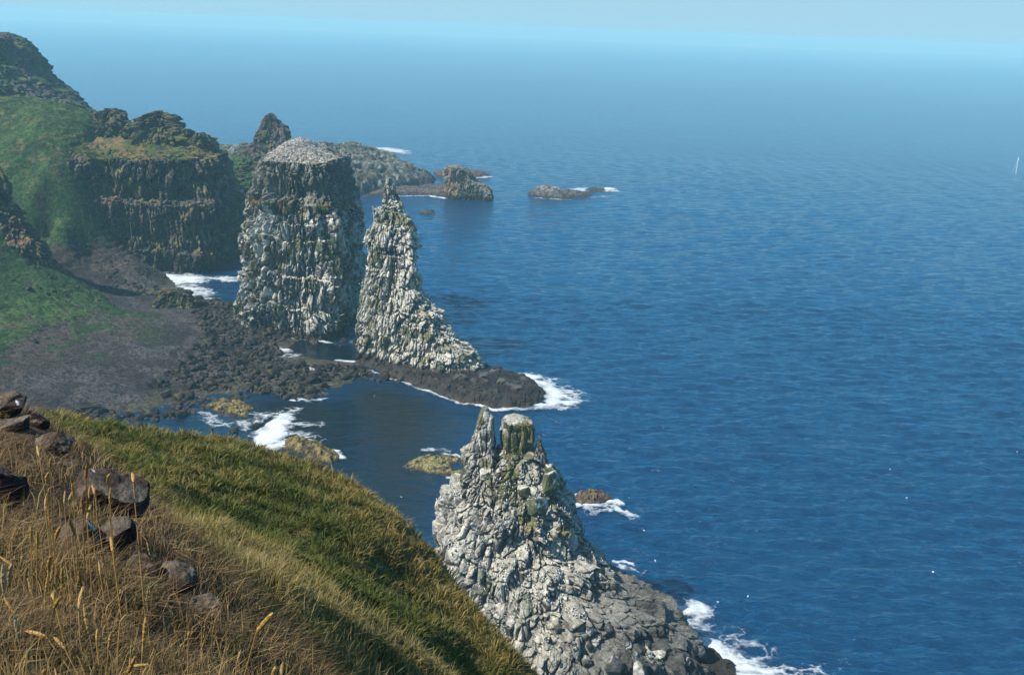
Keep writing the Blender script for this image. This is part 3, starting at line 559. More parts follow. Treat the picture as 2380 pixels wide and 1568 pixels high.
patch = noise_(.006, .1, .5, 1, 3, .6)
hgt = math_('ADD', math_('MULTIPLY', swell, 1.0), math_('ADD', math_('MULTIPLY', chop, 2.2), math_('MULTIPLY', chop2, 1.5)))
amp = math_('MULTIPLY', math_('SUBTRACT', 1.0, math_('MULTIPLY', at.outputs['Fac'], .75)), math_('ADD', .55, math_('MULTIPLY', patch, .9)))
bp = Nn('ShaderNodeBump'); bp.inputs['Strength'].default_value = 1.0; bp.inputs['Distance'].default_value = 1.0; L(math_('MULTIPLY', hgt, amp), bp.inputs['Height']); L(bp.outputs[0], b.inputs['Normal'])
cr = Nn('ShaderNodeMix'); cr.data_type = 'RGBA'; cr.inputs[6].default_value = (.0002, .026, .074, 1); cr.inputs[7].default_value = (.0005, .007, .013, 1); L(at.outputs['Fac'], cr.inputs[0])
L(cr.outputs[2], b.inputs['Base Color'])
b.subsurface_method = 'BURLEY'; b.inputs['Subsurface Weight'].default_value = .3; b.inputs['Subsurface Radius'].default_value = (1, 1, 1); b.inputs['Subsurface Scale'].default_value = 14
b.inputs['Roughness'].default_value = .10; b.inputs['IOR'].default_value = 1.5; b.inputs['Specular IOR Level'].default_value = .95
tag(link('sea', raw_mesh('sea', V.reshape(-1, 3), grid_faces(NRW, NCL), M_SEA, smooth=True, attrs={'calm': calm.ravel()})), 'deep blue rippled open sea fading into haze', None, None, 'structure')

# foam
mt, nt, b, Nn, L = new_mat('sea_foam'); M_FOAM = mt
a = Nn('ShaderNodeAttribute'); a.attribute_name = 'foam'; tc = Nn('ShaderNodeTexCoord')
b.inputs['Base Color'].default_value = (.52, .56, .58, 1); b.inputs['Roughness'].default_value = .8
n = Nn('ShaderNodeTexNoise'); n.inputs['Scale'].default_value = .9; n.inputs['Detail'].default_value = 9; n.inputs['Roughness'].default_value = .75; L(tc.outputs['Object'], n.inputs['Vector'])
am = Nn('ShaderNodeMath'); am.operation = 'ADD'; L(a.outputs['Fac'], am.inputs[0]); L(n.outputs['Fac'], am.inputs[1])
ar = Nn('ShaderNodeMapRange'); ar.interpolation_type = 'SMOOTHSTEP'; ar.inputs[1].default_value = .55; ar.inputs[2].default_value = 1.55; L(am.outputs[0], ar.inputs[0]); L(ar.outputs[0], b.inputs['Alpha'])
def foam(label, caps, res, seed, lace=1.0, relief=.25):
    S = [(atz(x0, y0, 0)[:2], atz(x1, y1, 0)[:2], rr, st) for x0, y0, x1, y1, rr, st in caps]
    al = np.array([q for s_ in S for q in s_[:2]]); rm = max(s_[2] for s_ in S); mn = al.min(0)-rm*1.3; mx = al.max(0)+rm*1.3
    X, Yy = np.meshgrid(np.arange(mn[0], mx[0], res), np.arange(mn[1], mx[1], res)); Q = np.stack([X, Yy, 0*X], -1)
    wx = (fbm(Q/5, 4, seed)-.5); wy = (fbm(Q/5+9, 4, seed+1)-.5); mk = np.zeros(X.shape)
    for A_, B_, rr, st in S:
        e = B_-A_; Xw, Yw = X+wx*min(6, rr*1.3), Yy+wy*min(9, rr*1.8); t = np.clip(((Xw-A_[0])*e[0]+(Yw-A_[1])*e[1])/(e@e+1e-9), 0, 1)
        mk = np.maximum(mk, st*np.clip(1-(np.hypot(Xw-A_[0]-t*e[0], Yw-A_[1]-t*e[1])/rr)**1.5, 0, 1))
    W = np.stack([wx, wy, 0*wx], -1)
    f1, f2, _ = vor((Q+W*5)/[3.2, 2.6, 1], seed+3); ln = 1-sstep(0, .4, f2-f1)
    f1, f2, _ = vor((Q+W*3)/[1.3, 1.1, 1], seed+5); ln = .65*ln+.35*(1-sstep(0, .45, f2-f1))
    al = np.clip(1.5*mk-.72+lace*.75*(ln-.42)*sstep(1.05, .55, mk)+.9*(fbm(Q/[4, 2, 1], 4, seed+4)-.5), 0, 1)*sstep(0, .15, mk)
    V = np.stack([X, Yy, .22+relief*al+.15*fbm(Q/1.5, 3, seed+6)*al], -1); F = grid_faces(*X.shape); F = F[al.ravel()[F].max(1) > .02]
    use = np.zeros(X.size, bool); use[F.ravel()] = True; mp = np.cumsum(use)-1
    o = link('sea_foam', raw_mesh('sea_foam', V.reshape(-1, 3)[use], mp[F], M_FOAM, smooth=True, attrs={'foam': al.ravel()[use]})); return tag(o, label, None, 'white surf', 'stuff')
foam('bright white breaker in the bay beside the long ochre skerry', [(615, 1034, 652, 992, 6.5, 1.4), (640, 1036, 700, 1026, 4.5, 1.1), (640, 985, 665, 968, 4.5, .95), (660, 985, 730, 988, 4, .72), (690, 1008, 745, 1022, 4, .72), (585, 965, 690, 952, 4, .66), (560, 995, 630, 960, 4.5, .66), (450, 958, 530, 988, 5, .6), (500, 990, 570, 985, 4, .6), (775, 1050, 802, 1064, 1.8, 1.0)], .2, 901)
foam('surf around the tip of the dark platform', [(1228, 880, 1285, 900, 8, .95), (1275, 900, 1295, 935, 8, 1.1), (1255, 945, 1310, 935, 5, 1.1), (1150, 953, 1255, 949, 2.2, .95), (1290, 895, 1325, 925, 9, .7), (1225, 876, 1262, 892, 4, 1.1)], .25, 902)
foam('thin white line of surf along the near edge of the dark platform', [(900, 876, 985, 909, 1.3, .78), (985, 909, 1065, 936, 1.4, .85), (1065, 936, 1150, 953, 1.6, .95), (860, 862, 900, 874, 1.2, .7)], .2, 912)
foam('broad surf washing the seaward foot of the nearest stack', [(1560, 1430, 1625, 1425, 4.5, 1.15), (1580, 1460, 1630, 1455, 3.5, .95), (1490, 1385, 1560, 1412, 4, .8), (1600, 1470, 1680, 1520, 4, .8), (1660, 1510, 1740, 1540, 4.5, .85), (1690, 1545, 1780, 1572, 5, 1.15), (1720, 1580, 1830, 1600, 6, 1.0), (1690, 1480, 1800, 1560, 6, .62), (1840, 1565, 1910, 1560, 4, .66), (1440, 1352, 1500, 1388, 2.2, .7), (1640, 1488, 1700, 1545, 2.6, 1.0)], .14, 903)
foam('white surf filling the small cove under the cliff', [(400, 648, 440, 652, 14, 1.3), (430, 668, 470, 682, 10, .85), (440, 645, 540, 650, 7, .9), (470, 690, 500, 697, 6, .7)], .4, 904)
foam('thin surf along the boulder edge below the flat-topped stack', [(642, 793, 700, 786, 3, 1.0), (648, 810, 690, 828, 4, .8), (700, 788, 770, 797, 2, .95), (785, 838, 818, 841, 1.8, 1.0), (745, 892, 800, 880, 3, .75), (690, 932, 745, 930, 2.4, .85)], .2, 905)
foam('foam at the foot of the square stump and its reef', [(930, 456, 1000, 457, 4, .8), (1000, 457, 1060, 464, 4.5, 1.0), (1060, 464, 1125, 460, 5, 1.0), (1100, 415, 1135, 412, 6, .9)], .5, 906)
foam('surf around the isolated skerry', [(1355, 442, 1412, 440, 12, 1.1), (1330, 441, 1362, 442, 8, .9), (1412, 446, 1435, 445, 6, .8), (1376, 459, 1410, 458, 4, .75), (1240, 461, 1320, 465, 3, .65)], .45, 907)
foam('foam ring around the reddish skerry', [(1325, 1174, 1400, 1180, 2.2, 1.0), (1400, 1175, 1442, 1168, 1.8, .95), (1365, 1186, 1405, 1190, 3, .75), (1425, 1183, 1468, 1197, 3, .9), (1320, 1168, 1345, 1150, 1.2, .8)], .14, 908)
foam('foam behind the rocky point', [(888, 346, 925, 352, 20, 1.0), (925, 354, 940, 357, 12, .8)], .8, 909)
foam('thin wash around the flat olive skerry', [(990, 1048, 1040, 1048, 2, .85), (1040, 1056, 1085, 1066, 2.6, .85), (1040, 1110, 1085, 1120, 1.6, .85)], .16, 910)
foam('streak of foam on the water right of the nearest stack', [(1432, 1308, 1468, 1311, 1.6, .9), (1440, 1322, 1500, 1330, 2.4, .6)], .14, 911)

# ------------------------------------------------------------------ foreground slopes
def drop_terrain(name, ctrl, edge, box, res, kdrop, hum, colf, label, seed, edgew=.8):
    pt = [aty(*q) for q in ctrl]+[aty(*q) for q in edge]; f = tps_fit(pt)
    E = np.array([aty(*q)[:2] for q in edge])
    a0 = E[0]+(E[0]-E[1])*8; a1 = E[-1]+(E[-1]-E[-2])*8; E = np.vstack([a0, E, a1])
    poly = np.vstack([E, [[a1[0], -60]], [[a0[0]-60, -60]], [[a0[0]-60, a0[1]]]])
    x = np.arange(box[0], box[1], res); y = np.arange(box[2], box[3], res); X, Yy = np.meshgrid(x, y)
    def zf(X, Yy, h=True):
        d = -poly_sd(X, Yy, poly)-.0; dd = np.clip(d+edgew, 0, None); Q = np.stack([X, Yy, 0*X], -1)
        Xc, Yc = X, Yy
        z = f(Xc, Yc); z = z-kdrop*dd**1.45
        return z+(hum[0]*(fbm(Q/hum[1], 4, seed)-.5)+hum[0]*.4*(fbm(Q/(hum[1]*.35), 3, seed+1)-.5) if h else 0), d
    z, d = zf(X, Yy); V = np.stack([X, Yy, z], -1)
    c = colf(V, d); F = grid_faces(*X.shape); zz = z.ravel()[F].max(1); dd = d.ravel()[F].min(1); F = F[(zz > -3) & (dd < 46)]
    use = np.zeros(X.size, bool); use[F.ravel()] = True; mp = np.cumsum(use)-1
    o = link(name, raw_mesh(name, V.reshape(-1, 3)[use], mp[F], M_SOIL, c.reshape(-1, 3)[use], smooth=True)); tag(o, label, None, None, 'structure')
    return zf
def slope_col(V, d):
    n = fbm(V/2.5, 4, 701); n2 = fbm(V/.8, 3, 702)
    c = mix(np.broadcast_to(C(.05, .055, .014), V.shape), C(.12, .095, .03), sstep(.4, .65, n*.6+n2*.4)); return mix(c, C(.13, .085, .035), .8*sstep(-3, 2, d))
hill_zf = drop_terrain('hillside', [(700, 1568, 9.5), (600, 1480, 9.5), (520, 1400, 10.5), (430, 1290, 12), (370, 1190, 14), (980, 1568, 14), (860, 1480, 14.5), (740, 1395, 15.5), (560, 1285, 16.5), (440, 1215, 17), (1010, 1500, 24), (820, 1310, 26), (640, 1220, 27), (470, 1140, 27.5), (300, 1075, 29),
      (620, 1085, 36), (820, 1190, 33), (320, 1025, 36), (950, 1350, 29), (1100, 1540, 25.5), (160, 1010, 33), (60, 1010, 30), (-150, 1000, 30), (-150, 1200, 18), (200, 1250, 14), (400, 1568, 8), (0, 1568, 7)],
      [(-300, 960, 46), (0, 970, 45), (130, 980, 44), (300, 1000, 44), (450, 1012, 43), (600, 1046, 42), (760, 1092, 40), (850, 1140, 38), (920, 1205, 36), (1000, 1268, 33.5), (1085, 1395, 31), (1150, 1450, 29.5), (1225, 1520, 28), (1290, 1640, 26), (1340, 1800, 24)],
      (-46, 30, 3, 75), .2, .55, (1.3, 2.6), slope_col, 'long grassy slope falling away to the right below the dry foreground', 710)
def knoll_col(V, d):
    n = fbm(V/.8, 4, 721); return mix(np.broadcast_to(C(.035, .02, .010), V.shape), C(.085, .05, .022), sstep(.35, .65, n))
knoll_zf = drop_terrain('ground', [(0, 1568, 2.3), (250, 1568, 2.6), (500, 1568, 3.1), (0, 1400, 3.5), (200, 1420, 3.8), (380, 1460, 4.2), (0, 1260, 4.9), (110, 1300, 5.0), (20, 1195, 6.0), (110, 1130, 7.3), (260, 1230, 6.6), (20, 975, 11.0), (20, 1058, 9.6), (120, 1072, 9.3), (195, 1335, 5.25), (272, 1305, 5.45), (330, 1362, 5.0), (400, 1400, 5.0), (466, 1455, 4.75), (-100, 960, 11.5), (-200, 1568, 2), (-250, 1200, 5), (-250, 1000, 9), (0, 1800, 1.7), (400, 1800, 2.1)],
      [(-400, 900, 14), (-200, 905, 13), (0, 915, 12.4), (60, 940, 11.6), (100, 985, 10.8), (150, 1045, 9.8), (220, 1110, 8.6), (300, 1190, 7.4), (350, 1270, 6.4), (425, 1350, 5.7), (480, 1435, 5.0), (520, 1540, 4.1), (555, 1680, 3.4), (590, 1850, 2.9)],
      (-9, 3, .2, 17), .05, .55, (.2, .8), knoll_col, 'dry brown grassy ground in the near left corner', 720, .2)

# rocks in the dry grass: outline in the picture, distance, label
ROCKS = (
    (-25, 903, 68, 972, 11.4, 'rounded dark reddish rock with a white mark, topmost at the far end', 1., (40, 935)),
    (-30, 958, 76, 1052, 10.4, 'big dark rock directly under the topmost rounded one', 1., None),
    (58, 950, 108, 1012, 10.9, 'narrow dark rock wedged between the topmost rocks and the slope', 1., None),
    (80, 1000, 158, 1064, 9.9, 'grey rock half hidden behind a dry tussock', 1., None),
    (-60, 1058, 46, 1192, 6.4, 'dark block with a grey top cut by the left edge of the view', 1., None),
    (192, 1058, 332, 1222, 7.3, 'largest grey slab with a dark red broken face, beside the green slope', .7, (215, 1090)),
    (138, 1064, 172, 1086, 8.8, 'small grey stone lying above the largest slab', .8, None),
    (148, 1188, 246, 1325, 5.7, 'dark red rock with a white patch, left of the round grey rock', 1., (212, 1212)),
    (232, 1204, 312, 1296, 5.8, 'round grey lichened rock below the largest slab', 1., None),
    (298, 1283, 362, 1352, 5.3, 'pale lichened stone half sunk in dry grass', .9, None),
    (348, 1300, 452, 1392, 5.4, 'dark maroon rock right of the pale lichened stone', .9, None),
    (418, 1368, 514, 1446, 5.1, 'low maroon slab, last of the row of rocks', .7, None))
RC = [(aty((a_[0]+a_[2])/2, (a_[1]+a_[3])/2, a_[4]), (a_[2]-a_[0])/2*a_[4]/2336) for a_ in ROCKS]
def blades(name, P, Nb_, length, width, cols, lean, label, mat=M_GRASS, seed=0, curl=.5, wind=(0.12, 0.02), radial=None):
    r = np.random.default_rng(seed); n = len(P)
    az = r.uniform(0, 2*np.pi, n); dx, dy = np.cos(az), np.sin(az); ln = length*r.uniform(.55, 1.25, n) if np.isscalar(length) else length*r.uniform(.7, 1.2, n)
    le = lean*r.uniform(.3, 1.3, n); lx = dx*le+wind[0]; ly = dy*le+wind[1]
    if radial is not None: lx = radial[:, 0]*.95+dx*.22+wind[0]; ly = radial[:, 1]*.95+dy*.22+wind[1]; le = np.hypot(lx, ly)
    w = width*r.uniform(.6, 1.3, n); sx_, sy_ = -dy*w*.5, dx*w*.5
    a2 = r.uniform(0, np.pi, n); sx_, sy_ = np.cos(a2)*w*.5, np.sin(a2)*w*.5
    mid = P+np.stack([lx*ln*.3, ly*ln*.3, ln*.55], -1); tip = P+np.stack([lx*ln*(.75+curl*.5), ly*ln*(.75+curl*.5), ln*(.98-curl*.45*np.clip(le, 0, 1.2))], -1)
    sv = np.stack([sx_, sy_, 0*sx_], -1)
    V = np.stack([P-sv, P+sv, mid-sv*.85, mid+sv*.85, tip], 1).reshape(-1, 3); i = np.arange(n)[:, None]*5
    Fq = i+np.array([[0, 1, 3, 2]]); Ft = i+np.array([[2, 3, 4]])
    cc = np.stack([cols, cols, cols, cols, cols], 1).reshape(-1, 3)
    return tag(link(name, raw_mesh(name, V, [Fq, Ft], mat, cc, smooth=True)), label, None, None, 'stuff')
# hillside grass, in clumps
r = np.random.default_rng(77)
def visible_xy(n, pxr, pyr, Yr):
    """points over the slope drawn where its near side faces the viewer's cliff"""
    yy = np.exp(r.uniform(np.log(Yr[0]), np.log(Yr[1]), n)); xx = r.uniform(-.62, .2, n)*yy; return xx, yy
cx_, cy_ = visible_xy(15000, 0, 0, (6.5, 56)); z, d = hill_zf(cx_, cy_, False); ok = d < 5; cx_, cy_ = cx_[ok], cy_[ok]
kb = 25; n = len(cx_); rad = np.repeat(.14+.0075*cy_, kb); ang = r.uniform(0, 6.28, n*kb); rr = np.sqrt(r.uniform(0, 1, n*kb))*rad
bx, by = np.repeat(cx_, kb)+np.cos(ang)*rr, np.repeat(cy_, kb)+np.sin(ang)*rr; bz, bd = hill_zf(bx, by)
clump = np.repeat(r.uniform(0, 1, n), kb); P = np.stack([bx, by, bz-.03], -1)
q = fbm(np.stack([bx, by, 0*bx], -1)/3.2, 3, 731); q2 = fbm(np.stack([bx, by, 0*bx], -1)/9, 3, 732)
near_b = sstep(21, 15, by+0*bx)
gold = sstep(.53, .76, .5*q+.3*clump+.2*q2+.20*sstep(-7, 1, bd)+.14*near_b-.01)
cg = mix(mix(np.broadcast_to(C(.038, .062, .010), P.shape), C(.10, .115, .018), np.clip(clump+r.uniform(-.3, .3, n*kb), 0, 1)), C(.25, .19, .055), np.clip(gold+r.uniform(-.25, .2, n*kb), 0, 1))
cg = mix(cg, C(.13, .08, .03), .7*sstep(-1.5, 2.5, bd))
blades('grass', P, None, (.11+.0052*by)*(.55+.95*clump), 0.008+.00085*by, cg*r.uniform(.65, 1.3, (n*kb, 1)), np.repeat(1., n*kb), 'green and golden tussock grass covering the long slope', seed=5, radial=np.stack([np.cos(ang)*rr/rad, np.sin(ang)*rr/rad], -1))
# pale flowering tops on the middle fold
m_ = 9000; yy = r.uniform(8.5, 18.5, m_); xx = r.uniform(-.5, .02, m_)*yy; z, d = hill_zf(xx, yy); P = np.stack([xx, yy, z], -1)
blades('grass', P, None, .36, .013, np.broadcast_to(C(.34, .26, .11), P.shape)*r.uniform(.7, 1.2, (m_, 1)), .4, 'pale seeding grass on the fold between dry foreground and green slope', seed=6, curl=.3)
# near dry grass
m_ = 70000; yy = np.exp(r.uniform(np.log(1.5), np.log(13), m_)); xx = r.uniform(-.68, .1, m_)*yy; z, d = knoll_zf(xx, yy); ok = (d < 1.15)
hl_ = np.ones(m_)
for c0_, hw_ in RC:
    dd_ = np.hypot((xx-c0_[0])/1.25, (yy-c0_[1]+hw_*.3)); hl_ = np.minimum(hl_, .3+.7*sstep(hw_*1.0, hw_*2.6, dd_)); ok &= dd_ > hw_*.95
hl_ = hl_[ok]; xx, yy, z, d = xx[ok], yy[ok], z[ok], d[ok]; m_ = len(xx)
tq = fbm(np.stack([xx, yy, 0*xx], -1)/.45, 3, 741); keep = tq+r.uniform(-.25, .25, m_) > .42; xx, yy, z, tq, hl_ = xx[keep], yy[keep], z[keep], tq[keep], hl_[keep]; m_ = len(xx)
P = np.stack([xx, yy, z-.02], -1); pick = r.uniform(0, 1, m_)[:, None]
cd = np.where(pick < .4, C(.17, .105, .045), np.where(pick < .62, C(.30, .205, .085), np.where(pick < .9, C(.085, .05, .024), C(.06, .065, .016))))
blades('dry_grass', P, None, hl_*(.15+.010*yy)*(.6+.8*tq), .0026+.0006*yy, cd*r.uniform(.7, 1.25, (m_, 1)), .9, 'matted dry brown grass in the near corner', seed=8, curl=.9)

m_ = 2600; yy = np.exp(r.uniform(np.log(1.9), np.log(9), m_)); xx = r.uniform(-.62, .0, m_)*yy; z, d = knoll_zf(xx, yy); ok = d < .8
for c0_, hw_ in RC: ok &= np.hypot(xx-c0_[0], yy-c0_[1]+hw_) > hw_*1.5
P = np.stack([xx, yy, z], -1)[ok]; cq = C(.42, .28, .10)*r.uniform(.6, 1.2, (len(P), 1))*np.array([1, 1, 1])
blades('dry_grass', P, None, .26, .0026+.0003*P[:, 1], cq, .45, 'upright straw-coloured stems among the matted dry grass', seed=9, curl=.3, wind=(.1, 0))
def bcol_fore(V, N, s):
    n = fbm(V*3, 4, s+3); c = mix(np.broadcast_to(C(.03, .014, .012), V.shape), C(.06, .03, .025), sstep(.4, .65, n))
    lic = sstep(.3, .6, N[:, 2]+.35*(n-.5)+.1*N[:, 0]*-1); return mix(c, mix(np.broadcast_to(C(.07, .047, .032), V.shape), C(.13, .105, .075), sstep(.35, .6, fbm(V*5+3, 4, s+9))), lic)
for k, (x0, y0, x1, y1, Yd, lb, hh, mark) in enumerate(ROCKS):
    c0 = aty((x0+x1)/2, (y0+y1)/2, Yd); pw_ = Yd/2336*1.03; hw = (x1-x0)/2*pw_*1.25; hz = (y1-y0)/2*pw_*1.15
    def cf(V, N, s, mark=mark, c0=c0, Yd=Yd):
        c = bcol_fore(V, N, s)
        if mark is not None:
            W = V*[1.02, 1, 1]+c0; dd = W-CO; w = dd@_f; sx_ = 1190+1190/TF*(dd@CR)/w; sy_ = 784-1190/TF*(dd@CU)/w
            e = np.hypot((sx_-mark[0])-.5*(sy_-mark[1]), (sy_-mark[1])*.45)/(3.2 if mark[0] != 212 else 9)
            c = mix(c, C(.75, .76, .78), sstep(1.15, .75, e)*(N[:, 1] < .1))
        return c
    me, _, _ = boulder_mesh('rock', 200+k, 5, 8, cf, M_STONE, dims=(hw*1.02, hw*.85, hz*1.05*hh), rough=.16, cut=(.38, .72))
    o = link('rock', me); o.location = c0; tag(o, lb, 'rock', 'rocks in the dry grass')

# ------------------------------------------------------------------ seed-head stalks
def tube(pts, rad, sides=6):
    pts = np.array(pts); n = len(pts); V = []
    for k in range(n):
        t = pts[min(k+1, n-1)]-pts[max(k-1, 0)]; t /= np.linalg.norm(t)+1e-9
        a_ = np.cross(t, [0, 1, .01]); a_ /= np.linalg.norm(a_); b_ = np.cross(t, a_)
        for j in range(sides):
            q = 2*np.pi*j/sides; V.append(pts[k]+rad[k]*(math.cos(q)*a_+math.sin(q)*b_))
    return np.array(V), grid_faces(n, sides, True)
def c4(z): return [tuple(v) for v in z]
heads = []
for x0, y0, x1, y1 in ((770, 190, 795, 55), (660, 330, 615, 175), (490, 360, 530, 245), (275, 400, 275, 235), (330, 450, 348, 290), (375, 400, 380, 300), (95, 520, 70, 395), (430, 640, 428, 500), (995, 480, 985, 335), (120, 610, 0, 510), (40, 860, 5, 570), (85, 790, 55, 560), (295, 890, 245, 700), (400, 840, 425, 690), (500, 820, 478, 740),
                       (555, 780, 535, 600), (565, 780, 575, 600), (695, 1000, 710, 770), (715, 770, 705, 630), (885, 670, 870, 555), (475, 900, 455, 820), (470, 1000, 515, 860), (790, 1200, 745, 925), (130, 1030, 20, 870), (170, 1270, 140, 1030), (400, 1220, 250, 1170), (570, 1330, 480, 1220), (850, 1260, 855, 1150), (960, 1330, 990, 1170),
                       (1265, 1300, 1300, 1040), (1060, 1100, 1120, 1020), (770, 1530, 690, 1410), (1155, 1490, 1310, 1465), (1130, 1550, 1200, 1380), (500, 1600, 490, 1490), (380, 1600, 378, 1500)):
    heads.append((x0/3.802, 1155.7+y0/3.802, x1/3.802, 1155.7+y1/3.802))
for x0, y0, x1, y1 in ((1145, 1200, 1295, 995), (975, 1460, 1015, 1335), (1290, 1568, 1345, 1485), (1370, 1568, 1372, 1440), (548, 1240, 558, 1175)):
    heads.append((293.8+x0/3.803, 1155.7+y0/3.803, 293.8+x1/3.803, 1155.7+y1/3.803))
r = np.random.default_rng(99)
for k in range(14):
    a_ = r.uniform(10, 330); b_ = r.uniform(1040, 1250); heads.append((a_, b_, a_+r.uniform(-5, 5), b_-r.uniform(22, 40)))
for k, (x0, y0, x1, y1) in enumerate(heads):
    Yd = 2.3+max(0, (1560-y0))/1560*7.5
    b0 = aty(x0, y0, Yd); b1 = aty(x1, y1, Yd*r.uniform(.97, 1.03)); ax = b1-b0; hl = np.linalg.norm(ax); ax /= hl
    g = b0-ax*min(.25, hl*1.5); zg, _ = knoll_zf(np.array([g[0]]), np.array([g[1]])); base = np.array([g[0]-ax[0]*.06, g[1], min(float(zg[0]), g[2]-.12)-.03])
    t = empty('grass_stalk', tuple(base)); straw = C(.40, .25, .07)*r.uniform(.75, 1.2)*C(1, r.uniform(.88, 1.05), r.uniform(.8, 1.3)); 
    if k in (10, 11, 24): straw = C(.36, .30, .17)
    st = [(1-u)**2*base+2*u*(1-u)*(.35*base+.65*b0-ax*.02)+u*u*b0 for u in np.linspace(0, 1, 9)]
    sw = .0012+.0002*Yd; v, f = tube(np.array(st)-base, np.linspace(sw*1.3, sw, 9)); s_ = link('stem', raw_mesh('stem', v, f, M_SEED, np.broadcast_to(straw*1.0, v.shape), smooth=True), t)
    hr = min(hl*.07, .0085); u = np.linspace(0, 1, 16); bump_ = np.random.default_rng(k).uniform(.88, 1.1, 16)
    sag = np.array([r.uniform(-.12, .12), 0, -.05])*hl
    pts_ = b0[None]+ax[None]*hl*u[:, None]+sag*(u**2)[:, None]-base; v, f = tube(pts_, hr*np.sqrt(np.clip(np.sin(np.pi*np.clip(u*.93+.05, 0, 1)), 0, 1))*bump_, 8)
    v = v+np.random.default_rng(k+500).normal(0, hr*.1, v.shape)
    link('seed_head', raw_mesh('seed_head', v, f, M_SEED, np.broadcast_to(straw, v.shape)*np.random.default_rng(k).uniform(.75, 1.25, (len(v), 1))), t)
    special = {10: 'thick pale seed head at the left edge of the dry grass', 24: 'broad straw-pale seed head, low at the left', 36: 'tallest slanting stalk, leaning right over the green slope', 0: 'stalk with a bright upright seed head in front of the white-marked rock', 38: 'pale stalk at the bottom edge beside the green slope, leaning right', 39: 'upright tan stalk at the bottom edge, right of the pale leaning one'}
    tag(t, special.get(k, 'golden dry grass stalk with a narrow seed head rising from the dry grass'), 'grass stalk', 'dry grass stalks')

# ------------------------------------------------------------------ birds
def bird_mesh(name, back, standing=True, wings=False):
    parts = []; mi = []; off = 0
    def ell(c, r3, tilt, mat_, n=6, m=8):
        nonlocal off
        u = np.linspace(0, np.pi, n); w = np.linspace(0, 2*np.pi, m, endpoint=False); U, W = np.meshgrid(u, w, indexing='ij')
        v = np.stack([np.sin(U)*np.cos(W)*r3[0], np.sin(U)*np.sin(W)*r3[1], np.cos(U)*r3[2]], -1).reshape(-1, 3)
        ct, st_ = math.cos(tilt), math.sin(tilt); v = np.stack([v[:, 0]*ct+v[:, 2]*st_, v[:, 1], -v[:, 0]*st_+v[:, 2]*ct], -1)+c
        f = grid_faces(n, m, True)+off; parts.append((v, f)); mi.append(np.full(len(f), mat_)); off += len(v)
    if standing:
        ell((0, 0, .2), (.075, .085, .19), .25, 0); ell((-.03, 0, .19), (.075, .08, .18), .25, 1); ell((.05, 0, .41), (.05, .045, .055), 0, 1 if back is M_DARK else 0); ell((.12, 0, .41), (.05, .012, .012), 0, 1); ell((-.07, 0, .05), (.03, .04, .07), .5, 1)
    else:
        ell((0, 0, .07), (.24, .1, .09), 0, 0); ell((.22, 0, .17), (.07, .055, .06), 0, 0); ell((-.26, 0, .08), (.1, .05, .03), 0, 1); ell((.31, 0, .16), (.05, .015, .015), 0, 1)
        if wings: ell((0, .42, .1), (.1, .4, .015), 0, 1); ell((0, -.42, .1), (.1, .4, .015), 0, 1)
    return raw_mesh(name, np.concatenate([p[0] for p in parts]), np.concatenate([p[1] for p in parts]), [M_WHITE, back], smooth=True, midx=np.concatenate(mi))
GM = bird_mesh('guillemot', M_DARK); KM = bird_mesh('kittiwake', M_GREYF); GULL = bird_mesh('gull', M_GREYF, False); FLY = bird_mesh('gull', M_WHITE, False, True)
r = np.random.default_rng(123)
V = np.concatenate([v for v, n in BIRD_SPOTS['near']]); N = np.concatenate([n for v, n in BIRD_SPOTS['near']])
fac = ((CO-V)*N).sum(1) > 0; dens = fbm(V/3.5, 3, 801); cand = np.where((N[:, 2] > .45) & fac & (V[:, 2] > 13) & (V[:, 0] < 20) & (dens > .44) & ((V[:, 2] < 33) | (r.uniform(0, 1, len(V)) < .06)))[0]
sel = r.choice(cand, min(1500, len(cand)), replace=False)
for q, k in enumerate(sel[:280]):
    wk = r.uniform() < .25; o = link('seabird', KM if wk else GM); o.location = V[k]-np.array([0, 0, .03]); o.rotation_euler = (0, 0, r.uniform(0, 6.28)); o.scale = (1.3,)*3
    tag(o, 'small white-breasted grey-backed seabird standing on the nearest stack' if wk else 'small dark-backed seabird standing on a ledge of the nearest stack', 'seabird', 'grey-backed seabirds on the nearest stack' if wk else 'dark-backed seabirds on the nearest stack')
BV = [(np.array([v.co[:] for v in me.vertices]), np.array([p.vertices[:] for p in me.polygons]), np.array([p.material_index for p in me.polygons])) for me in (GM, KM)]
def flock(spots, label, scl=1.3):
    vv, ff, mm, off = [], [], [], 0
    for p in spots:
        v, f, mi = BV[int(r.uniform() < .3)]; a_ = r.uniform(0, 6.28); R = np.array([[math.cos(a_), -math.sin(a_), 0], [math.sin(a_), math.cos(a_), 0], [0, 0, 1]])
        vv.append(v@R.T*scl+p); ff.append(f+off); mm.append(mi); off += len(v)
    tag(link('seabirds', raw_mesh('seabirds', np.concatenate(vv), np.concatenate(ff), [M_WHITE, M_DARK], smooth=True, midx=np.concatenate(mm))), label, None, None, 'stuff')
flock(V[sel[280:]], 'crowd of tiny seabirds covering the ledges of the nearest stack')
for key, cnt, lb in (('big', 900, 'crowd of tiny seabirds on top and ledges of the flat-topped stack'), ('s2', 900, 'crowd of tiny seabirds on the fin-shaped stack')):
    v = np.concatenate([a_ for a_, b_ in BIRD_SPOTS[key]]); n_ = np.concatenate([b_ for a_, b_ in BIRD_SPOTS[key]])
    cd_ = np.where((n_[:, 2] > .5) & (v[:, 2] > 8) & (((CO-v)*n_).sum(1) > 0))[0]; flock(v[r.choice(cd_, min(cnt, len(cd_)), replace=False)], lb, 1.3)
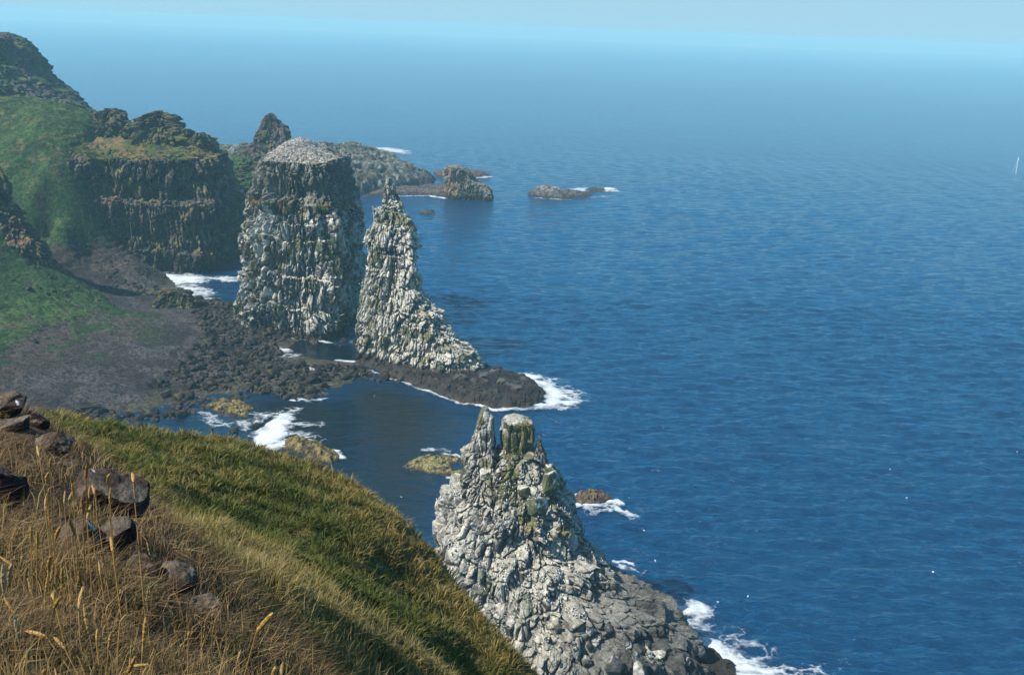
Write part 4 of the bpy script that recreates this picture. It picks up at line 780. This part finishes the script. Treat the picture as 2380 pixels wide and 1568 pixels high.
for px, py, s in ((588, 214, 3.), (1953, 291, 3.), (2278, 299, 2.6), (402, 242, 2.4), (2107, 1157, 1.0), (2168, 1329, 1.2), (1738, 1386, 1.2), (1667, 1399, 1.2), (1523, 1303, 1.0), (2364, 1050, 1.), (2068, 1090, .9), (1497, 1233, .9), (870, 920, .8), (933, 1155, .8)):
    o = link('gull', GULL); p = atz(px, py, 0); o.location = (p[0], p[1], .03); o.rotation_euler = (0, 0, r.uniform(0, 6.28)); o.scale = (s,)*3 if s < 2 else (2.2,)*3
    tag(o, 'white gull resting alone on open blue water', 'gull', 'gulls resting on the water')
for px, py, Y in ((795, 732, 318), (835, 660, 312), (852, 620, 312), (990, 1290, 120), (838, 770, 300)):
    o = link('gull', FLY); o.location = aty(px, py, Y); o.rotation_euler = (r.uniform(-.6, .6), 0, r.uniform(0, 6.28)); tag(o, 'white gull gliding in front of the tall stacks', 'gull', 'gulls flying by the stacks')

# thin mast far out at the right
p = atz(2361, 402, 0); t = tag(empty('mast', tuple(p)), 'thin white mast with a stay standing far out at sea at the right edge', 'mast')
v, f = tube([(0, 0, -.5), (0, 0, 6), (0, 0, 14.2)], [.22, .2, .14], 8); link('pole', raw_mesh('pole', v, f, M_MAST, smooth=True), t)
v, f = tube([(-3.2, 0, .2), (-1.8, 0, 5.5), (-.1, 0, 12.2)], [.07, .07, .07], 6); link('stay', raw_mesh('stay', v, f, M_MAST, smooth=True), t)
v, f = tube([(-.05, 0, 11.9), (-.05, 0, 12.2), (-.05, 0, 12.7), (-.05, 0, 13)], [.1, .5, .5, .1], 8); link('radar_reflector', raw_mesh('radar_reflector', v, f, M_MAST, smooth=True), t)

# ------------------------------------------------------------------ haze, light, world
mt = bpy.data.materials.new('sea_haze'); mt.use_nodes = True; nt = mt.node_tree; nt.nodes.clear()
o_ = nt.nodes.new('ShaderNodeOutputMaterial'); pv = nt.nodes.new('ShaderNodeVolumePrincipled'); nt.links.new(pv.outputs[0], o_.inputs['Volume'])
pv.inputs['Color'].default_value = (.49, .90, 1, 1); pv.inputs['Density'].default_value = .00018; pv.inputs['Anisotropy'].default_value = 0.
B = np.array([[sx_*12000, 12000 if sy_ > 0 else -300, z_] for z_ in (-4.5, 122) for sx_, sy_ in ((-1, -1), (1, -1), (1, 1), (-1, 1))])
Fb = np.array([[3, 2, 1, 0], [4, 5, 6, 7], [0, 1, 5, 4], [1, 2, 6, 5], [2, 3, 7, 6], [3, 0, 4, 7]])
tag(link('haze', raw_mesh('haze', B, Fb, mt)), 'pale blue sea haze thickening towards the horizon', None, None, 'stuff')

SUN = Vector((-.66, -.27, .78)).normalized()
elev = math.asin(SUN.z)
sd = bpy.data.lights.new('sun', 'SUN'); sd.energy = 4.7; sd.angle = math.radians(.5); sd.color = (1, .95, .87)
so = bpy.data.objects.new('sun', sd); COL.objects.link(so); so.rotation_euler = SUN.to_track_quat('Z', 'Y').to_euler(); so.location = (-200, -100, 300)
w = bpy.data.worlds.new('World'); sc.world = w; w.use_nodes = True; nt = w.node_tree
sky = nt.nodes.new('ShaderNodeTexSky'); sky.sky_type = 'NISHITA'; sky.sun_disc = False; sky.sun_elevation = elev; sky.sun_rotation = math.atan2(SUN.x, SUN.y); sky.air_density = 1.; sky.dust_density = .1; sky.ozone_density = 3
tc = nt.nodes.new('ShaderNodeTexCoord'); sx_ = nt.nodes.new('ShaderNodeSeparateXYZ'); nt.links.new(tc.outputs['Generated'], sx_.inputs[0])
def ramp_(stops):
    r_ = nt.nodes.new('ShaderNodeMapRange'); r_.interpolation_type = 'SMOOTHSTEP'; nt.links.new(sx_.outputs[2], r_.inputs[0])
    for q_, v_ in zip((1, 2, 3, 4), stops): r_.inputs[q_].default_value = v_
    return r_.outputs[0]
h0_ = nt.nodes.new('ShaderNodeMix'); h0_.data_type = 'RGBA'; h0_.inputs[6].default_value = (2.7, 4.5, 5.4, 1); h0_.inputs[7].default_value = (3.1, 5.3, 6.6, 1); nt.links.new(ramp_((-.010, .006, 0, 1)), h0_.inputs[0])
h1_ = nt.nodes.new('ShaderNodeMix'); h1_.data_type = 'RGBA'; h1_.inputs[7].default_value = (.5, 5.4, 11.2, 1); nt.links.new(ramp_((.025, .12, 0, 1)), h1_.inputs[0]); nt.links.new(h0_.outputs[2], h1_.inputs[6])
hm_ = nt.nodes.new('ShaderNodeMix'); hm_.data_type = 'RGBA'; nt.links.new(ramp_((.13, .55, 1, .1)), hm_.inputs[0]); nt.links.new(sky.outputs[0], hm_.inputs[6]); nt.links.new(h1_.outputs[2], hm_.inputs[7])
nt.links.new(hm_.outputs[2], nt.nodes['Background'].inputs['Color']); nt.nodes['Background'].inputs['Strength'].default_value = .075
sc.view_settings.view_transform = 'Standard'; sc.view_settings.look = 'None'; sc.view_settings.exposure = .75; sc.view_settings.gamma = 1
sc.cycles.use_denoising = True; sc.cycles.max_bounces = 6; sc.cycles.volume_bounces = 0; sc.cycles.transparent_max_bounces = 12; sc.cycles.sample_clamp_indirect = 8; sc.cycles.sample_clamp_direct = 3
